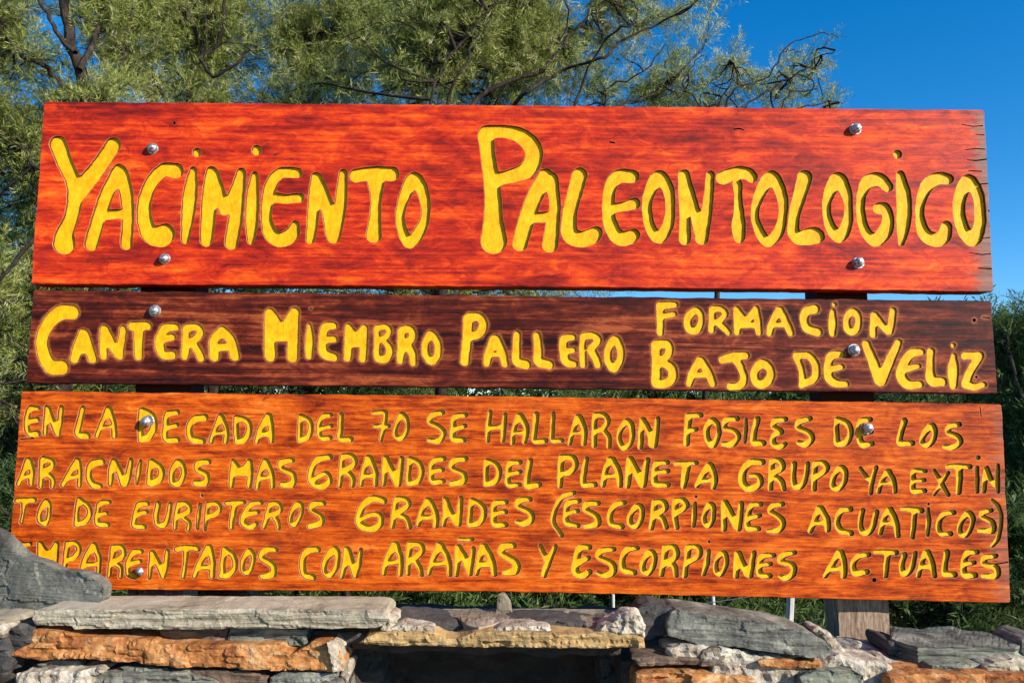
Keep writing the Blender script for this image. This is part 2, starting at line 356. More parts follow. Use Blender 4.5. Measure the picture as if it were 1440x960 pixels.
GL.append((2, 260, 560, 4.8, [
 ('A', "240,120,24 205,200,20 175,290,20/245,125,24 280,210,20 275,290,22/205,232,14 280,228,14"),
 ('D', "345,130,20 345,210,22 350,290,22/345,130,22 415,150,24 435,210,24 400,280,24 350,290,20"),
 ('A', "560,120,26 510,210,24 485,290,20/570,120,24 580,200,24 585,285,22/520,238,22 580,240,22"),
 ('D', "780,120,20 775,200,20 775,280,22/785,118,20 838,150,22 848,210,22 828,260,22 780,280,20"),
 ('E', "985,110,18 930,120,20 905,180,20 915,262,20 980,265,20/920,200,16 990,185,16"),
 ('L', "1055,110,20 1050,200,22 1048,270,22 1120,275,22"),
 ('M', "325,425,20 320,510,24 312,590,20/330,430,22 375,500,26/435,425,22 385,500,26/440,425,20 440,510,24 432,590,20/350,505,18 420,510,18"),
 ('A', "540,425,24 505,510,20 488,600,20/550,425,24 585,510,22 590,595,20/505,535,16 585,530,16"),
 ('S', "725,415,20 650,430,24 655,475,22 730,515,24 720,580,26 655,580,22"),
 ('G', "980,395,22 900,410,24 855,480,24 855,560,26 915,595,24 975,560,22 960,505,18 905,522,17 880,548,14"),
 ('R', "1065,390,20 1055,480,20 1045,590,18/1070,390,20 1130,390,22 1145,440,22 1075,485,18/1080,490,20 1130,530,22 1130,585,20"),
 ('A', "1235,400,24 1205,490,20 1190,580,18/1250,405,24 1285,490,22 1285,580,20/1210,520,18 1280,520,18")]))
GL.append((2, 500, 560, 4.8, [
 ('7', "120,98,16 200,92,18/205,95,18 190,190,20 170,285,14/130,187,16 225,185,15"),
 ('0', "315,110,24 275,180,18 270,250,20 310,270,20 345,220,18 350,160,18 315,110,24"),
 ('S', "590,95,18 520,110,22 500,160,20 560,190,20 595,230,20 565,285,22 500,280,20"),
 ('E', "745,110,18 670,125,22 660,190,22 660,270,24 730,280,22/670,205,18 740,185,18"),
 ('H', "910,90,18 895,180,20 893,285,18/1010,110,18 1000,200,20 995,285,18/900,195,18 1005,190,18"),
 ('A', "1105,115,24 1070,200,18 1060,300,18/1115,120,26 1155,200,22 1140,290,20/1075,232,13 1145,228,14"),
 ('L', "1220,105,22 1212,200,22 1208,285,20 1285,285,20"),
 ('L', "1335,100,16 1330,200,18 1330,280,18 1395,282,18"),
 ('N', "200,405,22 195,490,22 190,580,18/205,405,24 245,490,26 280,580,22/310,405,20 300,490,24 290,580,20"),
 ('D', "365,410,22 358,490,20 358,570,22/370,405,20 430,440,22 445,500,22 420,560,22 360,575,20"),
 ('E', "595,405,20 530,420,22 510,480,20 520,560,22 590,555,20/525,490,18 585,480,20"),
 ('S', "745,405,20 665,420,24 650,470,20 730,510,22 725,560,24 650,575,22"),
 ('D', "885,425,22 880,500,20 880,580,20/890,420,20 950,445,22 970,500,22 945,560,22 890,580,20"),
 ('E', "1110,430,20 1045,435,22 1030,500,20 1035,580,22 1105,582,18/1040,510,18 1110,495,18"),
 ('L', "1180,420,22 1165,500,22 1160,590,24 1240,580,22")]))
GL.append((2, 720, 560, 4.8, [
 ('A', "445,125,24 415,210,18 390,305,16/455,125,24 490,210,22 485,305,20/405,232,13 490,230,14"),
 ('R', "560,120,20 558,210,20 555,315,20/565,110,20 625,112,20 648,150,20 620,200,20 570,222,18/615,210,20 652,260,20 655,325,18"),
 ('O', "780,155,24 730,220,18 728,290,20 760,335,20 808,290,18 810,200,22 780,155,24"),
 ('N', "880,140,16 872,230,20 868,330,20/890,145,20 935,240,24 945,310,24/985,135,18 975,230,22 965,320,20"),
 ('F', "1195,115,26 1185,210,24 1180,305,22/1200,115,22 1275,112,20/1195,218,18 1245,207,18"),
 ('P', "335,400,24 328,490,22 325,590,20/340,395,22 410,400,24 430,450,22 390,500,22 330,505,18"),
 ('L', "505,405,18 488,490,22 485,580,22 560,580,22"),
 ('A', "665,410,24 630,490,20 615,585,20/680,415,26 720,490,24 730,585,22/630,525,18 715,520,18"),
 ('N', "795,410,22 790,490,24 780,590,22/800,410,26 840,490,28 880,580,26/915,415,20 900,500,24 890,585,22"),
 ('E', "1050,430,18 980,440,22 965,490,22 970,575,24 1055,582,20/980,500,18 1050,490,20"),
 ('T', "1110,440,20 1180,435,18 1245,435,18/1180,450,30 1170,520,28 1160,590,22"),
 ('A', "1335,450,26 1280,530,22 1250,590,18/1345,455,24 1372,530,22 1362,600,20/1280,560,18 1360,550,16")]))
GL.append((2, 940, 560, 4.8, [
 ('O', "300,148,24 260,200,22 265,270,22 300,315,24 335,260,20 340,190,20 300,148,24"),
 ('S', "465,135,20 395,145,22 380,200,20 450,220,20 472,260,20 430,310,24 370,305,18"),
 ('I', "525,140,12 522,220,16 515,295,12"),
 ('L', "602,140,24 582,220,22 577,295,24 640,300,24"),
 ('E', "790,140,20 725,148,22 710,190,20 765,222,20 715,250,20 710,305,22 755,325,22 788,308,18"),
 ('S', "955,135,20 890,155,22 875,195,20 950,230,22 970,270,22 930,310,24 880,295,18"),
 ('D', "1140,140,20 1135,220,20 1140,300,24/1145,138,20 1210,170,24 1232,230,22 1205,295,24 1150,310,20"),
 ('E', "1362,142,20 1305,150,22 1285,210,22 1290,260,22 1315,310,26 1375,305,20/1305,240,18 1370,225,18"),
 ('G', "635,430,24 560,430,26 512,480,26 500,560,28 550,610,26 615,580,24 615,525,20 560,520,18"),
 ('R', "700,420,20 695,510,20 690,605,20/700,420,20 755,420,22 770,465,22 700,510,20/705,530,18 760,550,22 780,610,20"),
 ('U', "850,440,22 845,520,20 855,590,22 900,590,22 930,520,20 940,440,20"),
 ('P', "990,445,22 985,520,22 985,610,20/1000,435,20 1055,440,22 1065,480,22 990,540,18"),
 ('O', "1165,468,24 1120,520,20 1110,590,22 1150,610,20 1190,560,20 1195,495,22 1165,468,24")]))
GL.append((2, 1140, 560, 4.8, [
 ('L', "635,150,24 612,230,22 605,298,24 685,300,22"),
 ('O', "815,188,26 768,240,22 755,295,20 795,315,20 835,270,20 838,210,22 815,188,26"),
 ('S', "1005,175,20 940,190,22 930,230,20 1000,260,22 1010,300,20 960,330,22 905,325,18"),
 ('Y', "335,470,14 370,520,17 395,545,16/445,465,16 420,540,19 405,640,16"),
 ('A', "520,495,22 480,560,17 460,630,18/530,495,22 565,560,18 570,630,18/480,572,15 560,572,14"),
 ('E', "775,490,16 700,490,20 695,550,20 695,622,22 770,622,20/705,560,16 770,550,16"),
 ('X', "835,485,14 880,560,18 930,650,17/930,500,15 880,580,15 835,650,12"),
 ('T', "930,460,20 1000,455,20 1075,460,20/1005,475,26 1005,560,24 1000,635,20"),
 ('I', "1130,400,18/1125,465,15 1125,550,17 1125,630,15"),
 ('N', "1185,470,16 1178,550,20 1170,630,16/1190,470,18 1222,550,18 1245,585,16/1265,450,15 1265,550,17 1265,630,15")]))
# lines 3 and 4
GL.append((2, 0, 680, 5.3333, [
 ('T', "118,125,20 180,120,22 255,120,24/180,130,28 172,220,18 158,290,18"),
 ('O', "345,138,30 300,200,22 295,270,24 335,300,22 365,240,20 368,170,22 345,138,30"),
 ('D', "590,120,24 575,210,22 570,300,26/600,120,24 660,170,24 670,230,24 630,290,24 570,300,20"),
 ('E', "820,135,20 750,145,22 730,210,22 730,295,26 805,305,24/745,230,18 800,215,18"),
 ('E', "1105,145,22 1040,155,24 1015,230,24 1005,310,24 1080,320,24/1030,225,20 1100,210,20"),
 ('U', "1185,150,26 1170,230,24 1180,300,24 1235,305,24 1262,230,22 1275,150,20"),
 ('E', "225,450,20 150,465,22 130,540,22 150,625,22 210,622,20/145,535,18 205,522,18"),
 ('M', "300,450,26 295,560,24 290,640,22/305,455,28 355,550,34/420,450,24 370,550,30/425,450,24 415,550,26 410,640,24"),
 ('P', "505,450,26 490,550,24 480,660,20/515,445,22 570,450,24 590,500,24 540,560,22 495,565,18"),
 ('A', "690,470,30 630,580,24 605,680,20/705,465,30 740,560,24 735,680,20/640,608,20 730,602,20"),
 ('R', "850,480,28 830,590,22 815,690,20/860,475,26 915,480,24 920,540,24 840,590,20/860,595,22 905,630,24 900,695,20"),
 ('E', "1060,505,22 1000,515,24 960,590,26 960,670,26 1010,700,20/970,600,22 1050,580,20"),
 ('N', "1140,520,26 1130,610,22 1120,705,16/1145,520,26 1190,610,28 1220,695,22/1255,505,22 1245,600,26 1225,690,22")]))
GL.append((2, 220, 680, 5.3333, [
 ('R', "167,150,24 147,240,22 137,330,20/172,150,24 227,150,24 247,200,22 167,240,20/197,250,22 242,290,22 237,340,20"),
 ('i', "342,88,15/325,155,16 315,240,19 305,335,15"),
 ('P', "385,150,20 375,240,20 365,345,14/390,150,20 455,150,22 475,190,22 430,230,22 375,245,18"),
 ('T', "525,145,22 590,140,20 655,135,20/590,150,28 570,240,24 560,325,22"),
 ('E', "785,140,20 715,150,22 665,220,26 650,290,28 710,325,24 750,295,20/680,225,24 760,210,20"),
 ('R', "850,150,22 830,240,24 805,325,20/855,148,22 915,150,22 930,200,20 850,232,18/880,240,24 905,280,24 915,330,20"),
 ('O', "1060,150,26 1015,210,20 1005,290,20 1040,305,20 1080,240,18 1090,170,20 1060,150,26"),
 ('S', "1255,145,22 1180,150,26 1160,195,22 1230,240,22 1235,290,26 1150,320,24"),
 ('T', "150,490,24 230,475,22 310,485,24/220,500,26 215,600,20 200,695,22"),
 ('A', "385,480,28 320,600,24 285,690,22/400,480,28 420,590,26 415,690,26/320,628,20 410,625,20"),
 ('D', "510,495,26 495,600,24 495,680,26/520,490,24 575,540,26 590,620,24 540,685,24 480,690,22"),
 ('O', "695,500,24 650,570,22 645,640,22 680,670,20 715,620,20 725,540,22 695,500,24"),
 ('S', "895,490,24 820,495,26 785,550,26 870,610,28 870,680,28 790,695,24"),
 ('C', "1210,490,26 1130,505,28 1095,580,28 1110,680,28 1175,700,28")]))
GL.append((2, 410, 680, 5.3333, [
 ('G', "690,125,30 610,110,28 540,160,28 505,240,28 520,310,34 600,338,28 665,300,26 660,235,26 590,232,20 545,258,16"),
 ('R', "785,120,24 770,210,24 755,320,22/795,112,24 860,118,24 878,160,22 800,215,22/790,230,22 860,260,24 885,325,22"),
 ('A', "1020,125,28 975,210,22 950,305,22/1035,125,26 1080,220,26 1080,310,26/975,252,20 1070,252,20"),
 ('O', "320,492,30 260,560,26 245,650,22 285,690,22 335,620,22 345,530,26 320,492,30"),
 ('N', "410,490,26 400,590,26 375,700,20/420,490,26 450,590,28 475,690,22/520,490,18 505,590,24 485,690,20"),
 ('A', "770,455,28 715,570,26 690,670,22/785,455,28 820,570,24 815,675,24/725,592,20 810,582,20"),
 ('R', "885,460,28 875,560,24 870,670,22/890,455,24 965,458,26 975,510,24 890,580,22/930,580,26 960,630,24 975,680,20"),
 ('A', "1110,460,30 1060,570,24 1030,670,20/1125,465,28 1175,570,26 1185,675,24/1065,598,20 1175,595,20")]))
GL.append((2, 620, 680, 5.3333, [
 ('N', "30,110,20 35,210,24 20,310,20/40,115,22 75,220,28 120,300,24/150,105,20 140,210,26 135,300,24"),
 ('D', "230,125,24 220,210,22 215,305,22/240,120,22 305,160,26 325,220,26 290,290,24 220,310,22"),
 ('E', "490,135,22 410,145,24 395,220,24 405,302,26 485,305,24/410,220,20 485,210,22"),
 ('S', "670,115,22 590,125,26 580,170,24 670,215,26 680,270,26 630,300,26 575,285,22"),
 ('(', "1000,65,19 910,100,20 855,200,21 845,290,21 905,385,20"),
 ('E', "1035,125,22 960,145,24 940,210,22 945,292,26 1025,310,22/960,220,19 1025,202,20"),
 ('S', "1180,145,22 1100,150,26 1085,195,24 1165,240,26 1175,300,26 1090,320,22"),
 ('C', "1375,140,22 1310,160,24 1270,230,24 1280,300,24 1355,320,26"),
 ('Ñ', "138,414,17 185,418,18 235,415,18/125,475,24 125,570,26 115,680,22/135,475,26 185,570,30 215,670,24/245,480,18 235,570,26 225,670,22"),
 ('A', "315,470,28 285,570,28 265,670,24/330,470,28 380,570,30 400,675,24/290,600,26 370,605,26"),
 ('S', "545,460,26 475,470,30 455,520,28 555,585,32 560,650,32 480,670,24"),
 ('Y', "745,460,18 775,530,24 790,570,22/860,465,18 820,560,24 785,640,26 775,685,24"),
 ('E', "1115,475,24 1045,480,28 1020,560,28 1010,660,32 1070,690,28 1115,660,26/1035,590,28 1105,555,22"),
 ('S', "1300,490,20 1210,500,26 1185,550,24 1285,600,28 1290,660,30 1230,690,24 1180,665,20")]))
GL.append((2, 800, 680, 5.3333, [
 ('O', "515,168,26 465,230,22 460,295,24 505,320,22 545,260,22 550,185,22 515,168,26"),
 ('R', "645,140,26 635,230,24 620,330,22/650,135,24 710,135,24 725,185,24 650,225,20/650,235,20 705,260,24 730,325,22"),
 ('P', "800,135,26 795,220,24 810,325,22/800,125,22 860,125,26 880,170,24 800,230,20"),
 ('i', "952,95,13/948,145,15 942,230,22 935,315,17"),
 ('O', "1060,158,26 1020,220,20 1020,290,22 1055,315,20 1085,250,20 1085,175,22 1060,158,26"),
 ('N', "1165,140,22 1165,230,24 1165,340,24/1175,140,26 1215,220,30 1260,320,28/1295,145,22 1285,240,26 1275,335,24"),
 ('C', "515,480,20 440,495,26 405,560,24 410,640,28 490,665,26"),
 ('O', "610,512,28 560,580,24 560,650,24 600,670,22 640,600,22 645,540,22 610,512,28"),
 ('R', "725,480,28 715,570,24 695,680,22/735,475,24 800,480,26 800,550,26 725,590,20/730,602,20 790,612,24 805,685,22"),
 ('P', "895,480,28 885,580,22 870,690,22/905,470,22 975,480,24 975,540,24 900,590,20"),
 ('i', "1050,435,13/1048,500,17 1035,590,24 1012,680,18"),
 ('O', "1155,518,24 1110,570,20 1105,650,22 1140,680,20 1180,610,20 1182,545,22 1155,518,24"),
 ('N', "1265,520,24 1260,610,26 1255,690,24/1275,520,26 1305,600,28 1345,680,26/1390,515,20 1375,600,26 1360,690,24")]))
GL.append((2, 990, 680, 5.3333, [
 ('E', "425,150,22 360,165,24 330,240,22 335,330,26 410,335,22/345,260,20 420,235,20"),
 ('S', "590,150,22 520,165,24 500,205,22 570,250,24 595,300,24 560,350,24 485,355,18"),
 ('A', "865,185,28 835,260,24 800,355,22/880,185,26 925,270,26 930,345,24/835,292,22 925,297,20"),
 ('C', "1100,190,24 1030,205,24 1000,280,24 1030,350,26 1105,370,24"),
 ('U', "1190,200,22 1175,290,22 1190,360,24 1240,365,24 1275,300,24 1295,210,22"),
 ('E', "525,535,20 440,545,26 415,610,24 425,680,26 495,690,22/425,612,20 500,600,20"),
 ('S', "680,515,20 600,535,26 575,580,24 665,610,26 670,670,26 620,710,24 575,690,20"),
 ('A', "1010,520,26 965,600,24 910,690,20/1030,515,28 1055,600,24 1050,690,26/955,640,24 1045,640,20"),
 ('C', "1235,530,22 1160,545,24 1120,600,24 1140,670,28 1220,660,26")]))
GL.append((2, 1170, 680, 5.3333, [
 ('A', "430,195,26 390,260,22 365,370,20/440,195,26 480,280,26 495,385,24/390,292,20 480,302,18"),
 ('T', "530,190,20 600,190,24 670,200,26/620,210,22 615,300,22 605,400,20"),
 ('i', "725,150,13/722,185,14 725,280,22 718,385,16"),
 ('C', "915,215,22 840,230,22 800,300,24 820,370,22 890,375,22"),
 ('O', "1020,222,26 965,300,22 965,370,22 1010,385,20 1050,320,20 1058,250,22 1020,222,26"),
 ('S', "1195,200,20 1130,215,22 1130,250,20 1205,285,22 1205,350,26 1110,350,20"),
 (')', "1200,120,15 1250,170,19 1270,240,18 1266,330,18 1245,410,20 1205,465,17"),
 ('T', "330,510,20 400,510,22 480,515,24/420,530,24 410,610,24 405,690,20"),
 ('U', "545,530,24 525,610,24 540,675,24 580,660,24 610,600,22 625,520,20"),
 ('A', "705,515,26 675,590,20 650,690,20/720,515,28 755,600,24 770,690,22/680,622,24 755,622,20"),
 ('L', "865,510,26 850,600,24 850,670,28 920,680,26"),
 ('E', "1090,510,22 1020,520,28 990,590,24 1000,680,28 1075,685,26/1005,602,22 1070,590,20"),
 ('S', "1230,540,20 1150,555,26 1145,600,24 1235,630,26 1230,690,28 1140,690,22")]))
# cracks, screw holes and dents, already in photograph pixels: (board, strokes)
CRACKS = [
 (0, "1352,175,0.5 1368,178,0.6 1382,177,0.7"), (0, "1372,189,0.4 1384,190,0.6"), (0, "1357,211,0.4 1371,209,0.7 1385,210,0.6"), (0, "1360,225,0.5 1372,226,0.9 1387,224,0.9"),
 (0, "1370,257,0.4 1379,259,0.7 1389,258,0.8"), (0, "1390,296,0.8 1391,297,0.9"), (0, "1377,336,0.4 1392,334,0.6"), (0, "1362,355,0.4 1380,358,0.7 1393,357,0.6"),
 (0, "1376,377,0.8 1394,378,0.9"), (0, "1362,240,0.6 1380,241,0.7"),
 (0, "245,173,2.2"), (0, "858,200,1.2 864,201,1.0"), (0, "1032,182,1.0 1040,181,1.0 1046,183,0.7"),
 (1, "1370,450,2.6"), (1, "1373,530,1.9"), (1, "437,434,1.4"), (1, "1392,447,0.7 1382,446,0.7"),
 (2, "1229.5,815,3.2"), (2, "29,617,0.7 48,616,0.6"), (2, "1392,793,0.7 1405,792,0.9 1417,790,0.9"), 
 (2, "1378,571,0.6 1380,586,0.6"), (2, "278,697,0"),
]
def parse(s, ox, oy, k):
    out = []
    for st in s.split('/'):
        pts = [tuple(float(q) for q in p.split(',')) for p in st.split()]
        out.append(np.array([(ox+p[0]/k, oy+p[1]/k, p[2]/k) for p in pts]))
    return out
def catmull(P, n=5):
    if len(P) < 3: return P
    closed = np.allclose(P[0, :2], P[-1, :2], atol=0.6)
    Q = np.vstack([P[-2] if closed else 2*P[0]-P[1], P, P[1] if closed else 2*P[-1]-P[-2]])
    out = []
    for i in range(1, len(Q)-2):
        p0, p1, p2, p3 = Q[i-1], Q[i], Q[i+1], Q[i+2]
        for j in range(n):
            u = j/n
            out.append(0.5*((2*p1)+(-p0+p2)*u+(2*p0-5*p1+4*p2-p3)*u*u+(-p0+3*p1-3*p2+p3)*u**3))
    out.append(Q[-2]); out = np.array(out); out[:, 2] = np.clip(out[:, 2], P[:, 2].min()*0.9, P[:, 2].max()*1.05)
    return out
G = 0.7   # grid step in photograph pixels
class Field:
    def __init__(s, x0, y0, x1, y1):
        s.x0, s.y0 = x0, y0
        s.nx = int((x1-x0)/G)+2; s.ny = int((y1-y0)/G)+2
        s.d = np.full((s.ny, s.nx), 12.0, np.float32); s.d2 = s.d.copy(); s.o = np.full((s.ny, s.nx), -1, np.int16)
    def seg(s, a, b, owner):
        pad = max(a[2], b[2]) + 7
        i0 = max(0, int((min(a[0], b[0])-pad-s.x0)/G)); i1 = min(s.nx, int((max(a[0], b[0])+pad-s.x0)/G)+2)
        j0 = max(0, int((min(a[1], b[1])-pad-s.y0)/G)); j1 = min(s.ny, int((max(a[1], b[1])+pad-s.y0)/G)+2)
        if i1 <= i0 or j1 <= j0: return
        X = s.x0 + np.arange(i0, i1)*G; Y = (s.y0 + np.arange(j0, j1)*G)[:, None]
        dx, dy = b[0]-a[0], b[1]-a[1]; L2 = dx*dx+dy*dy
        t = np.clip(((X-a[0])*dx+(Y-a[1])*dy)/L2, 0, 1) if L2 > 1e-9 else np.zeros((j1-j0, i1-i0))
        D = np.hypot(X-(a[0]+t*dx), Y-(a[1]+t*dy)) - (a[2]+(b[2]-a[2])*t)
        sub = s.d[j0:j1, i0:i1]; sub2 = s.d2[j0:j1, i0:i1]; so_ = s.o[j0:j1, i0:i1]
        same = so_ == owner; m = D < sub
        sw = m & ~same; sub2[sw] = sub[sw]                      # former nearest becomes the second nearest
        m2 = ~m & ~same & (D < sub2); sub2[m2] = D[m2]
        sub[m] = D[m]; so_[m] = owner
    def ridges(s):
        """keep a thin ridge of wood between neighbouring letters"""
        s.d = np.maximum(s.d, s.d-s.d2+1.9)
    def blur(s):
        d = s.d; k = d.copy()
        k[1:-1, 1:-1] = (4*d[1:-1, 1:-1] + 2*(d[:-2, 1:-1]+d[2:, 1:-1]+d[1:-1, :-2]+d[1:-1, 2:]) + d[:-2, :-2]+d[2:, 2:]+d[:-2, 2:]+d[2:, :-2])/16
        s.d = k
    def samp(s, x, y):
        fx = np.clip((np.asarray(x)-s.x0)/G, 0, s.nx-1.001); fy = np.clip((np.asarray(y)-s.y0)/G, 0, s.ny-1.001)
        i = fx.astype(int); j = fy.astype(int); u = fx-i; v = fy-j
        d = s.d
        return d[j, i]*(1-u)*(1-v)+d[j, i+1]*u*(1-v)+d[j+1, i]*(1-u)*v+d[j+1, i+1]*u*v
    def owner(s, x, y):
        i = np.clip(np.rint((np.asarray(x)-s.x0)/G).astype(int), 0, s.nx-1); j = np.clip(np.rint((np.asarray(y)-s.y0)/G).astype(int), 0, s.ny-1)
        return s.o[j, i]
    def contour(s):
        """marching squares: points and edges of the zero level"""
        d = s.d; ins = d < 0
        ids = {}; pts = []
        def cp(j, i, hor):
            key = (j, i, hor)
            if key in ids: return ids[key]
            a = d[j, i]; b = d[j, i+1] if hor else d[j+1, i]
            t = min(0.88, max(0.12, a/(a-b)))
            ids[key] = len(pts)
            pts.append((s.x0+(i+(t if hor else 0))*G, s.y0+(j+(0 if hor else t))*G))
            return ids[key]
        c = ins[:-1, :-1].astype(int) + 2*ins[:-1, 1:] + 4*ins[1:, 1:] + 8*ins[1:, :-1]
        E = []
        T = {1: 'LT', 2: 'TR', 3: 'LR', 4: 'RB', 6: 'TB', 7: 'LB', 8: 'BL', 9: 'BT', 11: 'BR', 12: 'RL', 13: 'RT', 14: 'TL', 5: 'LTRB', 10: 'TRBL'}
        for j, i in np.argwhere((c > 0) & (c < 15)):
            tt = T[c[j, i]]
            f = lambda q: cp(j, i, True) if q == 'T' else cp(j+1, i, True) if q == 'B' else cp(j, i, False) if q == 'L' else cp(j, i+1, False)
            for k in range(0, len(tt), 2):
                a, b = f(tt[k]), f(tt[k+1])
                if a != b: E.append((a, b))
        return np.array(pts), E

def board_outline(corners, seed, amp=0.55, cr=4.0, step=5.0):
    """closed outline with softly worn corners and a slightly uneven edge"""
    C = np.array(corners, float); out = []
    n = len(C)
    for i in range(n):
        p, q, r = C[i-1], C[i], C[(i+1) % n]
        a = (p-q)/np.linalg.norm(p-q); b = (r-q)/np.linalg.norm(r-q)
        rr = cr if abs(np.dot(a, b)) < 0.6 else 0.01
        for t_ in ((0, .35, .65, 1) if rr > 1 else (0,)):
            out.append(q + a*rr*(1-t_)**2 + b*rr*t_**2)
    out = np.array(out); res = []
    for i in range(len(out)):
        a, b = out[i], out[(i+1) % len(out)]; L = np.linalg.norm(b-a); m = max(1, int(L/step))
        for j in range(m): res.append(a+(b-a)*j/m)
    res = np.array(res); nxt = np.roll(res, -1, 0); prv = np.roll(res, 1, 0)
    tg = nxt-prv; tg /= np.linalg.norm(tg, axis=1)[:, None]; nr = np.stack([-tg[:, 1], tg[:, 0]], 1)
    off = np.array([mnoise.noise(Vector((p[0]*0.035+seed*9, p[1]*0.035, seed)))*amp*2 + mnoise.noise(Vector((p[0]*0.2, p[1]*0.2, seed+5)))*amp*0.7 for p in res])
    return res + nr*off[:, None], nr

def cdt(points, edges):
    r = delaunay_2d_cdt([Vector((float(a), float(b))) for a, b in points], edges, [], 0, 1e-6)
    V = np.array([(v.x, v.y) for v in r[0]]); F = np.array([tuple(f) for f in r[2]])
    cons = set()
    for (a, b), oe in zip(r[1], r[4]):
        if len(oe): cons.add((a, b) if a < b else (b, a))
    return V, F, cons, r[3]

def components(F, cons):
    par = list(range(len(F)))
    def find(a):
        while par[a] != a: par[a] = par[par[a]]; a = par[a]
        return a
    em = {}
    for k, f in enumerate(F.tolist()):
        for a, b in ((f[0], f[1]), (f[1], f[2]), (f[2], f[0])):
            e = (a, b) if a < b else (b, a)
            if e in cons: continue
            if e in em:
                r1, r2 = find(em[e]), find(k)
                if r1 != r2: par[r1] = r2
            else: em[e] = k
    return np.array([find(i) for i in range(len(F))])

YB = 1.65           # board face plane
THICK = 0.044
def build_board(idx, corners, mat, depth_px, sign, label, seed, grid):
    corners = np.array(corners, float)
    x0, y0 = corners.min(0)-8; x1, y1 = corners.max(0)+8
    fld = Field(x0, y0, x1, y1); glyph_names = []
    for (b, ox, oy, k, items) in GL:
        if b != idx: continue
        for ch, s in items:
            oid = len(glyph_names); glyph_names.append(ch)
            for st in parse(s, ox, oy, k):
                P = catmull(st)
                if len(P) == 1: fld.seg(P[0], P[0], oid)
                for a, c in zip(P[:-1], P[1:]): fld.seg(a, c, oid)
    # hand-cut irregularity of the carved edge, then a light smoothing
    fld.ridges(); fld.blur(); fld.blur()
    X = (fld.x0 + np.arange(fld.nx)*G); Yy = (fld.y0 + np.arange(fld.ny)*G)[:, None]
    rip = (np.sin(X*0.31+np.sin(Yy*0.17)*2.1+seed)+np.sin(Yy*0.37+np.sin(X*0.21)*1.7+seed*2))*0.16 + np.sin(X*0.9+Yy*0.63)*np.sin(Yy*0.8-X*0.35)*0.14
    fld.d = fld.d + rip.astype(np.float32)
    hole = Field(x0, y0, x1, y1)
    for b, s in CRACKS:
        if b != idx: continue
        for P in parse(s, 0, 0, 1):
            if P[:, 2].max() <= 0.01: continue
            if len(P) == 1: fld.seg(P[0], P[0], -2)
            for a, c in zip(P[:-1], P[1:]): fld.seg(a+np.array([0, 0, .15]), c+np.array([0, 0, .15]), -2)
    cpts, ce = fld.contour()
    out, nr = board_outline(corners, seed)
    ccen = corners.mean(0)
    inner = out - nr*np.sign(((out-ccen)*nr).sum(1))[:, None]*0.9
    pts = list(map(tuple, inner)); n0 = len(pts)
    edges = [(i, (i+1) % n0) for i in range(n0)]
    base = len(pts); pts += list(map(tuple, cpts)); edges += [(a+base, b+base) for a, b in ce]
    gx = np.arange(x0, x1, grid)
    gp = []
    for r_, yy in enumerate(np.arange(y0, y1, grid*0.866)):
        for xx in gx: gp.append((xx+(grid/2 if r_ % 2 else 0)+random.uniform(-.2, .2), yy+random.uniform(-.2, .2)))
    gp = np.array(gp)
    # keep those inside the outline and away from the contours
    A = inner; B = np.roll(inner, -1, 0)
    ins = np.zeros(len(gp), bool)
    for a, b in zip(A, B):
        cnd = ((a[1] > gp[:, 1]) != (b[1] > gp[:, 1]))
        ins ^= cnd & (gp[:, 0] < (b[0]-a[0])*(gp[:, 1]-a[1])/(b[1]-a[1]+1e-12)+a[0])
    dmin = np.min(np.hypot(gp[:, None, 0]-A[None, ::2, 0], gp[:, None, 1]-A[None, ::2, 1]), axis=1) if len(gp)*len(A) < 4e7 else np.full(len(gp), 9)
    keep = ins & (dmin > 1.5) & (np.abs(fld.samp(gp[:, 0], gp[:, 1])) > 1.0)
    pts += list(map(tuple, gp[keep]))
    V, F, cons, origv = cdt(pts, edges)
    comp = components(F, cons)
    cen = V[F].mean(1); val = fld.samp(cen[:, 0], cen[:, 1])
    e1 = V[F[:, 1]]-V[F[:, 0]]; e2 = V[F[:, 2]]-V[F[:, 0]]; ar = np.abs(e1[:, 0]*e2[:, 1]-e1[:, 1]*e2[:, 0])
    acc = np.bincount(comp, weights=val*ar, minlength=len(F))
    carved = acc[comp] < 0
    # outside the board outline
    cin = np.zeros(len(F), bool)
    for a, b in zip(A, B):
        cnd = ((a[1] > cen[:, 1]) != (b[1] > cen[:, 1]))
        cin ^= cnd & (cen[:, 0] < (b[0]-a[0])*(cen[:, 1]-a[1])/(b[1]-a[1]+1e-12)+a[0])
    front = (~carved) & cin
    # orient triangles to face the camera (-Y): image y runs down
    orient = e1[:, 0]*e2[:, 1]-e1[:, 1]*e2[:, 0]
    F2 = F.copy(); flip = orient > 0; F2[flip] = F2[flip][:, ::-1]
    W = PY(V[:, 0], V[:, 1], YB)
    # ---- board mesh: front + sides + back
    used = np.unique(F2[front]); remap = -np.ones(len(V), int); remap[used] = np.arange(len(used))
    VV = [W[used]]; FF = [tuple(f) for f in remap[F2[front]]]; MI = [0]*len(FF)
    carve = list(np.clip(fld.samp(V[used, 0], V[used, 1]), 0, 12))
    xr = corners[:, 0].max(); xl = corners[:, 0].min()
    def wearf(x, y): return np.clip(1-(xr-np.asarray(x)+ (0 if idx else 0))/(60 if idx == 0 else 90), 0, 1)*(1.0 if idx == 0 else 0.75)
    wear = list(wearf(V[used, 0], V[used, 1]))
    # sides
    o2i = {}
    for k, lst in enumerate(origv):
        for q in lst: o2i[q] = k
    ring_px = [(out, YB+0.0016), (out, YB+THICK-0.002), (inner, YB+THICK)]
    nb = len(used); prev = [remap[o2i[i]] for i in range(n0)]
    cnt = nb
